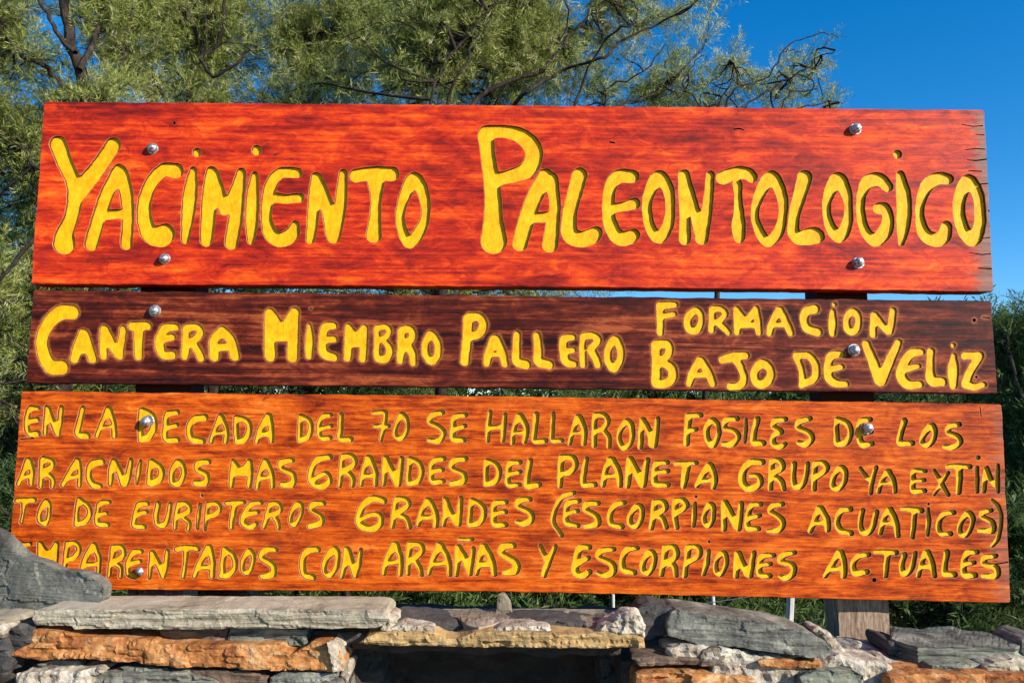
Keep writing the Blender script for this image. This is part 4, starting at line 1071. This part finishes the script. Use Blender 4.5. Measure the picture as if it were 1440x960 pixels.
S([(1384, 936), (1400, 930), (1432, 927), (1470, 930), (1475, 944), (1420, 947), (1388, 948)], m_tan, wall, Y=1.465, depth=.1, seed=53, step=3.6, strata=.003)
S([(1252, 951), (1290, 948), (1400, 949), (1480, 951), (1485, 990), (1256, 995)], m_rust, wall, Y=1.44, depth=.1, seed=54, rough=.006)
S([(1440, 900), (1475, 896), (1490, 925), (1440, 926)], m_slate, wall, Y=1.5, depth=.1, seed=55)
# ---- mortar
Mo = lambda *a, **k: stone('mortar', *a, m_mortar, wall, chip=0.0, **k)
Mo([(541, 866), (549, 862), (560, 866), (558, 876), (548, 884), (568, 878), (611, 882), (611, 889), (534, 889), (538, 880)], Y=1.485, depth=.06, seed=60, rough=.007, fs=70, step=3, jit=1.5, rnd=.004)
Mo([(690, 888), (705, 881), (740, 879), (772, 882), (777, 889), (720, 890)], Y=1.49, depth=.06, seed=61, rough=.006, fs=70, step=3, jit=1.2, rnd=.004)
Mo([(838, 889), (850, 880), (870, 871), (888, 862), (902, 866), (908, 880), (907, 896), (880, 893)], Y=1.48, depth=.07, seed=62, rough=.008, fs=70, step=3, jit=1.5, rnd=.005)
Mo([(939, 912), (960, 908), (1000, 909), (1040, 914), (1060, 922), (1100, 924), (1158, 927), (1180, 920), (1198, 927), (1220, 931), (1246, 932), (1256, 940), (1256, 952), (1258, 1000), (1010, 1000), (1000, 950), (1006, 936), (985, 930), (940, 927)],
   Y=1.475, depth=.09, seed=63, rough=.010, fs=42, step=4, jit=2.5, rnd=.008)
Mo([(1142, 888), (1150, 882), (1166, 888), (1176, 900), (1190, 915), (1200, 925), (1180, 924), (1160, 902)], Y=1.52, depth=.06, seed=64, rough=.006, fs=60, step=3, jit=1.5, rnd=.006)
Mo([(1172, 926), (1190, 926), (1215, 929), (1245, 924), (1262, 931), (1304, 935), (1308, 948), (1260, 954), (1180, 952)], Y=1.505, depth=.16, seed=65, rough=.010, fs=42, step=4, jit=2, rnd=.012, pitch=0.5)
Mo([(20, 948), (60, 943), (100, 945), (140, 938), (150, 944), (128, 952), (118, 1000), (15, 1000)], Y=1.455, depth=.08, seed=66, rough=.009, fs=50, step=4, jit=2, rnd=.006)
Mo([(-8, 882), (4, 876), (9, 884), (4, 892), (-6, 893)], Y=1.45, depth=.05, seed=67, rough=.004, step=3)
Mo([(488, 962), (498, 930), (486, 926), (478, 950)], Y=1.5, depth=.05, seed=68, rough=.004, step=4)
# rubble courses below the picture and round the ends
rr = random.Random(5)
for row in range(9):
    yy = 1000+row*62; x = -250+rr.uniform(0, 60)
    while x < 1640:
        w_ = rr.uniform(90, 240); h_ = rr.uniform(42, 58)
        if not (470 < x+w_ and x < 900) or row > 5:
            pl = [(x+rr.uniform(0, 8), yy+rr.uniform(0, 8)), (x+w_*.5, yy+rr.uniform(-3, 6)), (x+w_-6, yy+rr.uniform(0, 8)), (x+w_-4, yy+h_-rr.uniform(0, 8)), (x+w_*.5, yy+h_), (x+2, yy+h_-rr.uniform(0, 8))]
            if max(PY(np.array([p[0] for p in pl]), np.array([p[1] for p in pl]), 1.45)[:, 2]) > 0.03:
                S(pl, rr.choice([m_grey, m_brown, m_rust, m_slate, m_ochre, m_green]), wall, Y=1.45+rr.uniform(0, .03), depth=.1, seed=100+row*30+x*.01, step=14, rough=.006)
        x += w_+4

# slab leaning at the left and the little upright stone
stone('leaning_slab', [(-90, 706), (-30, 738), (0, 752), (10, 761), (24, 777), (37, 785), (56, 790), (76, 800), (88, 804), (113, 804), (125, 809), (142, 822), (146, 829), (140, 847), (128, 855), (46, 868), (46, 874), (0, 874), (-95, 871)],
      m_lip, None, Y=1.575, depth=.03, seed=70, rough=.003, step=3.2, jit=1.0, rnd=.001, yaw=-0.26, fs=22, taper=-.003, rings=3, chip=1.0, label='dark grey slab leaning upright in front of the lower left corner of the sign', cat='stone slab')
stone('upright_stone', [(698, 862), (700, 836), (704, 834), (712, 836), (718, 848), (721, 861), (715, 864)], m_purple, None, Y=1.61, depth=.03, seed=71, rough=.002, step=3, jit=.2, rnd=.002,
      label='tiny upright wedge of pinkish stone standing on the wall under the sign', cat='small stone')
stone('rubble_stone', [(268, 842), (272, 828), (300, 825), (345, 828), (352, 838), (346, 850), (270, 852)], m_brown, None, Y=1.85, depth=.12, seed=72, rough=.008, step=4,
      label='brown stone in the gap behind the long pale slab, near the left post', cat='stone')
# it stands on the ground behind the wall
o = bpy.data.objects['rubble_stone']
# ------------------------------------------------------------------ vegetation
def leaf_mat(name, stops, trans=0.42, rough=0.6):
    t = NT(name)
    col = t.ramp(t.attr('tone'), stops)
    t.done(col, rough, None, 0.25)
    tr = t.n('ShaderNodeBsdfTranslucent'); mx = t.n('ShaderNodeMixShader'); mx.inputs[0].default_value = trans
    t.l(col, tr.inputs[0]); t.l(t.b.outputs[0], mx.inputs[1]); t.l(tr.outputs[0], mx.inputs[2]); t.l(mx.outputs[0], t.out.inputs[0])
    return t.m
olive = leaf_mat('olive_feathery_foliage', [(0.0, (0.035, 0.055, 0.014)), (0.3, (0.18, 0.22, 0.045)), (0.6, (0.40, 0.44, 0.10)), (0.88, (0.58, 0.58, 0.22)), (1.0, (0.70, 0.60, 0.40))])
lightg = leaf_mat('fresh_green_foliage', [(0.0, (0.04, 0.075, 0.02)), (0.5, (0.11, 0.17, 0.04)), (1.0, (0.28, 0.33, 0.11))])
deepg = leaf_mat('deep_green_foliage', [(0.0, (0.02, 0.04, 0.012)), (0.5, (0.055, 0.10, 0.025)), (1.0, (0.16, 0.21, 0.07))])
grassm = leaf_mat('grass_blades', [(0.0, (0.04, 0.08, 0.02)), (0.6, (0.10, 0.15, 0.04)), (1.0, (0.36, 0.33, 0.2))])
t = NT('dark_bark'); a_ = t.noise(t.coord((1, 1, .3)), 30, 6, 0.7)
bark = t.done(t.ramp(a_, [(0.3, (0.012, 0.009, 0.007)), (0.55, (0.04, 0.03, 0.023)), (0.75, (0.12, 0.09, 0.07))]), 0.9, t.bump(a_, 0.8, 0.01), 0.15)

def nrmz(v): return v/(np.linalg.norm(v, axis=-1, keepdims=True)+1e-9)
def tube(P, R, n=6):
    """swept tube along points; returns verts, quads"""
    P = np.asarray(P, float); R = np.asarray(R, float)
    T = nrmz(np.gradient(P, axis=0)); ref = np.array([0.13, 1.0, 0.21]); A = nrmz(np.cross(T, ref)); B = np.cross(T, A)
    ang = np.arange(n)*2*math.pi/n
    V = P[:, None]+R[:, None, None]*(np.cos(ang)[None, :, None]*A[:, None]+np.sin(ang)[None, :, None]*B[:, None])
    i = np.arange(len(P)-1)[:, None]*n; k = np.arange(n)[None]
    Q = np.stack([i+k, i+(k+1) % n, i+n+(k+1) % n, i+n+k], -1).reshape(-1, 4)
    return V.reshape(-1, 3), Q
class Acc:
    def __init__(s): s.v = []; s.f = []; s.n = 0
    def add(s, V, Q): s.v.append(V); s.f.append(Q+s.n); s.n += len(V)
    def mesh(s, name, mat, parent, attr=None, smooth=False):
        return mesh_obj(name, np.vstack(s.v), np.vstack(s.f), mat, parent, attr=attr, smooth=smooth)
def wiggle(a, b, rng, amp=0.12, n=8, sag=0.0):
    a = np.asarray(a, float); b = np.asarray(b, float); L = np.linalg.norm(b-a)
    u = np.linspace(0, 1, n)[:, None]; P = a+(b-a)*u
    k1 = rng.normal(size=3)*amp*L; k2 = rng.normal(size=3)*amp*L*0.5
    P = P + np.sin(u*math.pi)*k1 + np.sin(u*2*math.pi)*k2; P[:, 2] -= sag*L*(u[:, 0]**2)
    return P
def leaves(base, tdir, rng, per, L, Lb, Wb, up=0.25, spread=0.9, droop=0.25):
    """twigs: base (n,3), direction (n,3), length L(n); each carries `per` thin leaf blades. returns blade quads + twig quads"""
    n = len(base)
    end = base+tdir*L[:, None]; end[:, 2] -= droop*L*rng.random(n)
    j = (np.arange(per)+0.5)/per
    P = base[:, None]+(end-base)[:, None]*j[None, :, None]
    P[..., 2] += (np.sin(j*math.pi)*0.08)[None]*L[:, None]
    side = nrmz(np.cross(tdir, rng.normal(size=(n, 3))))
    sg = np.where(np.arange(per) % 2 == 0, 1.0, -1.0)
    D = side[:, None]*sg[None, :, None]*spread + tdir[:, None]*0.7 + rng.normal(size=(n, per, 3))*0.17
    D[..., 2] += up-0.1; D = nrmz(D)
    Wd = nrmz(np.cross(D, rng.normal(size=(n, per, 3))))
    ll = Lb*(0.6+0.8*rng.random((n, per, 1))); ww = Wb*(0.6+0.8*rng.random((n, per, 1)))
    tip = P+D*ll; mid = P+D*ll*0.45
    V = np.stack([P, mid+Wd*ww*.5, tip, mid-Wd*ww*.5], 2).reshape(-1, 3)
    Q = np.arange(len(V)).reshape(-1, 4)
    return V, Q, end
def crown(acc, tones, base, tdir, rng, per, L, Lb, Wb, tone, **kw):
    V, Q, end = leaves(base, tdir, rng, per, L, Lb, Wb, **kw); acc.add(V, Q)
    tb = np.clip(tone + rng.normal(size=len(base))*0.16, 0, 1)
    tones.append(np.repeat(np.clip(np.repeat(tb, per)+rng.normal(size=len(base)*per)*0.17, 0, 1), 4))
    return end
def twigs(acc, base, end, w=0.0022):
    n = len(base); d = end-base; s = nrmz(np.cross(d, RNG.normal(size=(n, 3))))*w; s2 = nrmz(np.cross(d, s))*w
    V = np.stack([base+s, base-s*.5+s2*.8, base-s*.5-s2*.8, end], 1).reshape(-1, 3)
    i = np.arange(n)[:, None]*4
    Q = np.concatenate([i+np.array([[0, 1, 3, 3]]), i+np.array([[1, 2, 3, 3]]), i+np.array([[2, 0, 3, 3]])])
    acc.add(V, Q[:, :3] if False else Q)

def pix_path(pts, Y, rng, jy=0.25):
    """limb seen in the photograph, placed at distance Y with depth wander; pts (x, y, r_px)"""
    pts = np.array(pts, float); n = len(pts)
    yy = Y + np.cumsum(rng.normal(size=n)*jy*0.5)
    C = catmull(np.column_stack([pts[:, 0], pts[:, 1], pts[:, 2]]), 4) if n > 2 else pts
    ys = np.interp(np.linspace(0, 1, len(C)), np.linspace(0, 1, n), yy)
    W = PY(C[:, 0], C[:, 1], ys); W += rng.normal(size=W.shape)*0.008
    return W, C[:, 2]*Y/FPX*0.8

def make_tree(name, label, foot, limbs, blobs, Y, mat, seed, nb=120, per=16, blade=(0.052, 0.0048), tone=0.5, group='feathery trees behind the sign',
              cat='tree', limb_leaf=0.0, twigs_per=9, sub_len=(0.35, 0.8), bias=(0.15, 0, 0.25), clump=0.0):
    rng = np.random.default_rng(seed)
    root = empty(name, (foot[0], foot[1], 0.0)); tag(root, label, cat, group)
    wood_ = Acc(); lf = Acc(); tones = []; skel = []
    for (pts, jy, conn) in limbs:
        W, R = pix_path(pts, Y-0.55, rng, jy)
        if conn:       # limb grows from the foot of the tree or from the nearest earlier limb
            if conn == 'foot': W0 = wiggle((foot[0], foot[1], -0.05), W[0], rng, 0.04, 8)[:-1]; R0 = np.linspace(R[0]*1.7, R[0], 7)
            else:
                S_ = np.vstack(skel); k = np.argmin(np.linalg.norm(S_-W[0]+np.array([0, 0, 0.2]), axis=1)); W0 = wiggle(S_[k], W[0], rng, 0.08, 5)[:-1]; R0 = np.linspace(R[0]*1.2, R[0], 4)
            W = np.vstack([W0, W]); R = np.concatenate([R0, R])
        wood_.add(*tube(W, np.maximum(R, 0.002), 7)); skel.append(W)
        if limb_leaf:
            m = int(limb_leaf*len(W)); k = rng.integers(len(W)//4, len(W), m)
            skel_pts = W[k]
    SK = np.vstack(skel)
    total = sum(b[6] for b in blobs)
    for (px, py, dY, rx, rz, ry, wgt) in blobs:
        c = PY(px, py, Y+dY); m = int(nb*wgt/total)
        for _ in range(m):
            q = rng.normal(size=3); q /= np.linalg.norm(q); q *= rng.random()**0.45
            end = c+q*np.array([rx, ry, rz])
            if clump and mnoise.noise(Vector(end*1.3)+Vector((seed, 0, 0)))*1.0 < -clump*rng.random(): continue
            if end[2] < 0.15: end[2] = 0.15+rng.random()*0.3
            d = np.linalg.norm(SK-end, axis=1)+np.maximum(0, SK[:, 2]-end[2]-0.1)*1.5
            k = int(np.argmin(d+rng.random(len(d))*0.25)); st = SK[k]
            L = np.linalg.norm(end-st)
            if L < 0.05: continue
            P = wiggle(st, end, rng, 0.10, 9, 0.0)
            wood_.add(*tube(P, np.linspace(0.004+0.007*min(L, 1.6), 0.0022, 9), 4))
            # branchlets with leaf sprays in the outer part
            nt_ = int(twigs_per*(1+L*0.8)); u = 1-rng.random(nt_)**1.2*min(1, 0.9/L+.25)
            bp = np.stack([np.interp(u, np.linspace(0, 1, 9), P[:, a]) for a in range(3)], 1)
            dr = nrmz(P[-1]-P[-4])
            bd = nrmz(dr[None]*0.55+rng.normal(size=(nt_, 3))*0.62+np.array(bias)); bl = rng.uniform(*sub_len, nt_)*0.5
            be = bp+bd*bl[:, None]; twigs(wood_, bp, be, 0.0026)
            k2 = 5
            bb = np.repeat(bp, k2, 0)+(np.repeat(be-bp, k2, 0))*rng.random((nt_*k2, 1))
            td = nrmz(np.repeat(bd, k2, 0)*0.7+rng.normal(size=(nt_*k2, 3))*0.42+np.array(bias)*0.6)
            cl = rng.normal()*0.12
            crown(lf, tones, bb, td, rng, per, rng.uniform(0.07, 0.16, nt_*k2), blade[0], blade[1], tone+cl)
    wood_.mesh('trunk', bark, root)
    V = np.vstack(lf.v); V[:, 2] = np.maximum(V[:, 2], 0.01); lf.v = [V]
    lf.mesh('crown', mat, root, attr={'tone': np.concatenate(tones)})
    print(name, 'blades', len(V)//4)
    return root

# the limbs below are traced in photograph pixels: (x, y, radius)
make_tree('feathery_tree', 'olive feathery tree with a dark forked trunk above the sign\'s top left corner', (-4.1, 6.9),
  [([(150, 330, 13), (135, 200, 12), (118, 120, 11), (103, 70, 10), (94, 25, 9), (86, -60, 7), (70, -160, 4)], .1, 'foot'),
   ([(112, 100, 6), (135, 50, 5), (140, 10, 4), (160, -50, 3)], .3, None), ([(104, 75, 5), (80, 45, 4), (60, 10, 3.5), (30, -40, 2)], .3, None),
   ([(130, 180, 6), (80, 110, 5), (55, 90, 4), (20, 70, 3), (0, 20, 2)], .4, None), ([(125, 140, 5), (165, 110, 4), (172, 70, 3), (185, 20, 2)], .4, None),
   ([(140, 260, 6), (60, 240, 4), (20, 200, 3), (-30, 180, 2)], .4, None), ([(145, 300, 6), (60, 330, 4), (10, 380, 3), (-30, 420, 2)], .5, None)],
  [(60, -60, 0, 1.1, .7, .9, 22), (60, 80, 0, 1.3, .7, 1.0, 34), (170, 60, .3, .8, .7, .8, 22), (90, 170, -.2, .9, .35, .6, 20), (10, 230, 0, .8, .9, .9, 24), (0, 400, .2, .8, .9, .9, 22), (120, 330, 1.2, 1.4, 1.0, .6, 18), (20, 540, .8, 1.0, .9, .8, 18)],
  7.0, olive, 11, nb=370, tone=.46, clump=.5)
make_tree('feathery_tree', 'olive feathery tree with a reddish Y-shaped fork above the word on the top left', (-2.6, 7.9),
  [([(290, 420, 10), (275, 250, 9), (268, 130, 6), (276, 105, 5), (283, 82, 4.5), (278, 50, 4), (262, 20, 3), (250, -40, 2.5)], .1, 'foot'),
   ([(283, 82, 4), (305, 62, 4), (314, 30, 3.4), (316, -10, 3)], .2, None), ([(283, 85, 3.4), (300, 108, 3), (330, 90, 2.6), (352, 70, 2)], .2, None),
   ([(283, 82, 3), (290, 50, 3), (288, 10, 2)], .2, None), ([(270, 200, 4), (215, 110, 3), (222, 60, 2), (210, 20, 1.5)], .4, None), ([(285, 330, 6), (400, 200, 5), (460, 110, 3.6), (525, 98, 3), (560, 88, 2.4), (610, 65, 1.6)], .3, None),
   ([(420, 180, 4), (430, 60, 3), (470, 40, 3), (500, 20, 2.2)], .3, None)],
  [(260, -40, .2, 1.5, .6, .9, 28), (270, 60, .4, 1.2, .6, .9, 24), (420, 30, 0, 1.2, .8, .9, 40), (330, 160, -.2, 1.5, .3, .6, 26), (400, 120, .6, 1.6, .6, .8, 34), (540, 60, 0, .9, .7, .8, 26), (330, 400, 1.5, 2.2, .9, .6, 22)],
  8.0, olive, 12, nb=400, tone=.48, clump=.45)
make_tree('feathery_tree', 'wide feathery tree whose thin limbs fan up to the right into blue sky', (-0.6, 7.0),
  [([(620, 420, 10), (640, 250, 8), (655, 160, 5), (700, 120, 4), (760, 100, 4), (785, 70, 3.4), (802, 52, 3), (830, 20, 2.4), (860, -8, 2)], .1, 'foot'),
   ([(640, 260, 3.5), (622, 190, 3), (630, 140, 2.8), (650, 92, 2.4), (675, 50, 2.2), (700, 10, 1.8)], .15, None),
   ([(645, 250, 3), (612, 185, 2.8), (606, 140, 2.6), (622, 95, 2.4), (648, 62, 2.2), (680, 22, 2.0), (720, -10, 1.6)], .15, None),
   ([(720, 150, 4), (743, 128, 3.6), (790, 100, 3), (844, 83, 2.8), (866, 65, 2.6), (889, 50, 2.2), (927, 33, 1.8), (962, 14, 1.3), (1000, -12, 1)], .2, None),
   ([(800, 175, 3), (820, 114, 2), (851, 55, 1.8), (880, 38, 1.6), (896, 20, 1.3), (888, 0, 1)], .2, None),
   ([(840, 175, 3), (851, 149, 2.2), (858, 120, 1.7), (905, 100, 1.4), (935, 62, 1)], .2, None),
   ([(850, 165, 2.4), (885, 142, 2), (930, 128, 1.5), (960, 102, 1)], .2, None),
   ([(785, 70, 2), (796, 40, 1.6), (800, 15, 1.5), (790, -10, 1)], .2, None), ([(690, 130, 3), (740, 60, 2.6), (745, 20, 2), (760, -20, 1.5)], .3, None)],
  [(600, -10, .2, .9, .5, .8, 22), (640, 60, .2, 1.0, .6, .8, 40), (560, 120, .4, 1.1, .5, .8, 26), (740, 110, 0, .8, .4, .7, 30), (790, 40, 0, .55, .45, .6, 17), (720, -30, .2, .8, .4, .7, 10), (870, 110, 0, .55, .35, .5, 16), (880, 30, 0, .5, .3, .5, 9), (950, 20, 0, .35, .15, .4, 4), (640, 350, 1.0, 1.8, .9, .6, 18), (860, 230, .6, .9, .6, .5, 14), (790, 410, .6, 1.0, .35, .5, 20), (600, 415, .6, 1.2, .35, .5, 16)],
  6.6, olive, 13, nb=350, tone=.5, clump=.6, blade=(.048, .0044), bias=(.35, 0, .25))
make_tree('thin_tree', 'sparse young tree with bare twisting twigs against blue sky, right of the middle', (1.55, 6.6),
  [([(1010, 420, 5), (1005, 260, 4), (1000, 190, 3), (1020, 150, 2.2), (1035, 122, 2), (1060, 118, 1.7), (1087, 101, 1.6), (1101, 73, 1.4), (1125, 55, 1.1), (1160, 47, .8), (1178, 52, .6)], .08, 'foot'),
   ([(1030, 170, 2.6), (1052, 146, 2), (1085, 125, 1.8), (1108, 111, 1.6), (1130, 98, 1.3), (1150, 82, 1.1), (1177, 71, .8)], .1, None),
   ([(1000, 190, 2.4), (985, 150, 1.8), (960, 120, 1.3), (975, 90, 1), (990, 76, .7)], .1, None), ([(1000, 200, 2.4), (1008, 150, 1.8), (1035, 100, 1.2), (1025, 82, .9)], .1, None),
   ([(1060, 180, 2), (1100, 150, 1.6), (1112, 130, 1.3), (1150, 125, 1)], .1, None), ([(1040, 190, 2), (1120, 155, 1.5), (1165, 142, 1), (1185, 146, .7)], .1, None), ([(1101, 73, 1), (1115, 70, .8), (1130, 72, .6)], .05, None)],
  [(975, 132, 0, .26, .22, .3, 15), (1060, 135, 0, .42, .18, .35, 28), (1105, 115, 0, .3, .2, .3, 15), (1150, 135, 0, .22, .12, .25, 9), (1000, 105, 0, .3, .18, .3, 7), (1000, 300, .2, .8, .5, .5, 16)],
  6.6, olive, 14, nb=46, tone=.55, twigs_per=5, sub_len=(.2, .45), blade=(.035, .0045), bias=(.3, 0, .2))
# right edge and lower background
make_tree('green_bush_tree', 'tall deep green bushy tree rising beside the sign\'s right edge', (5.2, 7.3),
  [([(1470, 800, 10), (1480, 650, 9), (1475, 520, 6), (1470, 455, 3)], .1, 'foot'), ([(1478, 640, 6), (1430, 540, 4), (1415, 470, 2.5)], .3, None), ([(1478, 600, 6), (1540, 500, 4), (1560, 450, 2.5)], .3, None)],
  [(1440, 500, 0, .35, .45, .6, 20), (1450, 600, 0, .45, .6, .7, 30), (1430, 740, -.3, .55, .7, .7, 34), (1540, 560, 0, .7, .9, .8, 26), (1350, 700, .4, .7, .6, .6, 18)],
  7.6, lightg, 15, nb=210, tone=.4, group='green shrubs behind the wall', blade=(.06, .008), bias=(0, 0, .5), per=12)
sh = 0
for (px, py_top, Y, wd, mt, lb) in (
    (90, 640, 6.0, 1.3, deepg, 'dark shrub low behind the leaning grey slab'), (150, 500, 8.0, 1.3, deepg, 'dark shrub behind the left post and the start of the maroon board'), (330, 560, 8.5, 1.6, deepg, 'dark green shrub behind the left half of the maroon board'),
    (560, 520, 9.5, 1.7, lightg, 'mid green shrub behind the centre of the sign'), (800, 535, 8.2, 1.4, lightg, 'green shrub behind the maroon board, right of centre'),
    (1010, 545, 8.5, 1.3, lightg, 'bright green shrub behind the sign near the right post'), (1290, 560, 9.0, 1.5, deepg, 'dark shrub between the right post and the tall bushy tree'),
    (1180, 640, 6.5, 1.1, deepg, 'low dark shrub just behind the right post'), (1340, 700, 5.2, .9, deepg, 'dark low shrub above the slate stack at the right'),
    (760, 760, 4.9, 1.0, lightg, 'low leafy shrub seen under the middle of the sign'), (480, 770, 4.7, .9, lightg, 'low green shrub seen under the sign, left of centre'),
    (960, 775, 5.0, .8, lightg, 'low green shrub seen under the sign between the white stakes')):
    c = PY(px, py_top, Y); h = c[2]; pxm = Y/FPX
    mid = (py_top + 590+1.5/pxm)/2
    make_tree('shrub', lb, (c[0], Y), [([(px, 590+1.4/pxm, 5), (px+8, mid, 4), (px, py_top+30, 2)], .1, None), ([(px, mid+60, 4), (px-60, mid-10, 2.5)], .2, None), ([(px, mid+60, 4), (px+70, mid-10, 2.5)], .2, None)],
      [(px, py_top+h*.25/pxm, 0, wd*.6, h*.25, .5, 10), (px-wd*.5/pxm, mid, 0, wd*.5, h*.4, .6, 10), (px+wd*.5/pxm, mid, 0, wd*.5, h*.4, .6, 10), (px, mid+h*.25/pxm, -.2, wd*.7, h*.3, .5, 10)],
      Y, mt, 30+sh, nb=62, tone=.42, group='green shrubs behind the wall', cat='shrub', blade=(.06, .011), bias=(0, 0, .4), per=11)
    sh += 1
# distant row of trees closing the view
def far_trees():
    rng = np.random.default_rng(77)
    for i, (x, y, h, w_) in enumerate(((-9, 14, 5.4, 3.2), (-5, 15, 4.6, 3), (-1.6, 14, 3.4, 2.4), (2.2, 15, 2.9, 2.4), (5.5, 14, 2.9, 2.2), (9, 15, 3.8, 2.6), (-13, 13, 6, 3))):
        lb = ['tree beyond, far left between the trunks', 'distant tree behind the Y-shaped fork', 'distant tree behind the middle of the sign', 'low distant tree right of centre', 'low distant tree behind the right post', 'distant tree behind the right edge bush', 'distant tree outside the left edge'][i]
        px = 720+x/y*FPX
        root = empty('distant_tree', (x, y, 0)); tag(root, 'dark green '+lb, 'tree', 'distant trees')
        wd_ = Acc(); lf = Acc(); tn = []
        wd_.add(*tube(wiggle((x, y, -.05), (x+.3, y, h*.8), rng, .05, 8), np.linspace(.14, .03, 8), 7))
        m = 1500; q = nrmz(rng.normal(size=(m, 3)))*rng.random((m, 1))**.4; B = np.array([x, y, h*.52])+q*np.array([w_, 1.3, h*.47])
        for b in B[::30]: wd_.add(*tube(wiggle((x, y, h*.3*rng.random()+.3), b, rng, .08, 6), np.linspace(.035, .008, 6), 4))
        crown(lf, tn, B, nrmz(rng.normal(size=(m, 3))+np.array([0, 0, .3])), rng, 22, rng.uniform(.3, .6, m), .16, .03, .4)
        wd_.mesh('trunk', bark, root); lf.mesh('crown', deepg, root, attr={'tone': np.concatenate(tn)})
far_trees()
# grass tufts and low growth on the ground behind the wall
rng = np.random.default_rng(5); n = 26000
gx = rng.uniform(-6, 6.5, n); gy = rng.uniform(1.9, 9.5, n)**1.0
k = np.array([mnoise.noise(Vector((a*.9, b*.9, 2))) for a, b in zip(gx, gy)]) > -0.25; gx, gy = gx[k], gy[k]; n = len(gx)
B = np.stack([gx, gy, np.zeros(n)], 1); hgt = rng.uniform(.12, .45, n); dd = nrmz(np.stack([rng.normal(size=n)*.35, rng.normal(size=n)*.35, np.ones(n)], 1))
Wv = nrmz(np.cross(dd, rng.normal(size=(n, 3))))*.004; tip = B+dd*hgt[:, None]+np.stack([rng.normal(size=n)*.08, rng.normal(size=n)*.08, -hgt*.15], 1); md = B+dd*hgt[:, None]*.55
V = np.stack([B-Wv, B+Wv, md+Wv*.9, tip, md-Wv*.9], 1).reshape(-1, 3); i = np.arange(n)[:, None]*5
Q = np.concatenate([i+np.array([[0, 1, 2, 4]]), i+np.array([[4, 2, 3, 3]])])
Q1 = (i+np.array([[0, 1, 2, 4]])); T1 = i+np.array([[4, 2, 3]])
go = mesh_obj('grass', V, [tuple(f) for f in Q1.tolist()]+[tuple(f) for f in T1.tolist()], grassm, attr={'tone': np.repeat(rng.random(n)**1.3, 5)}, origin=(0, 0, 0))
tag(go, 'ragged grass growing on the ground behind the stone wall', 'grass', kind='stuff')

# wire fence: pale stakes and a sagging wire seen under the sign
t = NT('whitewashed_stake'); a_ = t.noise(t.coord((1, 1, .4)), 40, 5, .7)
stake_m = t.done(t.ramp(a_, [(0.3, (0.36, 0.33, 0.3)), (0.7, (0.68, 0.65, 0.62))]), .8, t.bump(a_, .5, .003), .2)
t = NT('galvanised_wire'); wire_m = t.done((0.35, 0.37, 0.36), .45, None, .5, metal=.6)
fr = empty('wire_fence', PY(1055, 850, 2.9)*np.array([1, 1, 0])); tag(fr, 'thin white stakes joined by a sagging wire, behind the wall under the sign', 'fence')
def stake(x, ytop, ybot, r, Y, lean=0):
    a = PY(x, ytop, Y); b = PY(x+lean, ybot, Y); d = b-a; b = a+d*(a[2]+.05)/(-d[2]) if d[2] < 0 else b
    V, Q = tube(wiggle(a, b, RNG, .003, 7), np.full(7, r*Y/FPX), 7)
    F = [tuple(q) for q in Q.tolist()]+[tuple(range(6, -1, -1))]
    mesh_obj('stake', V, F, stake_m, fr, smooth=False)
stake(1000, 800, 880, 2.6, 2.9, 3); stake(1114, 770, 880, 5.2, 2.8, -6); stake(862, 835, 870, 2.2, 3.2, 1)
wp = PY(np.array([820, 900, 950, 1000, 1060, 1112]), np.array([868, 860, 856, 846.5, 838, 832]), np.array([3, 2.95, 2.9, 2.87, 2.84, 2.77]))
V, Q = tube(wp, np.full(6, .0016), 5); mesh_obj('wire', V, Q, wire_m, fr)
wp = PY(np.array([1112, 1140, 1170, 1200, 1230, 1250]), np.array([878, 873, 867, 860, 852, 846]), np.array([2.77, 2.7, 2.5, 2.3, 2.0, 1.75]))
V, Q = tube(wp, np.full(6, .0016), 5); mesh_obj('wire', V, Q, wire_m, fr)
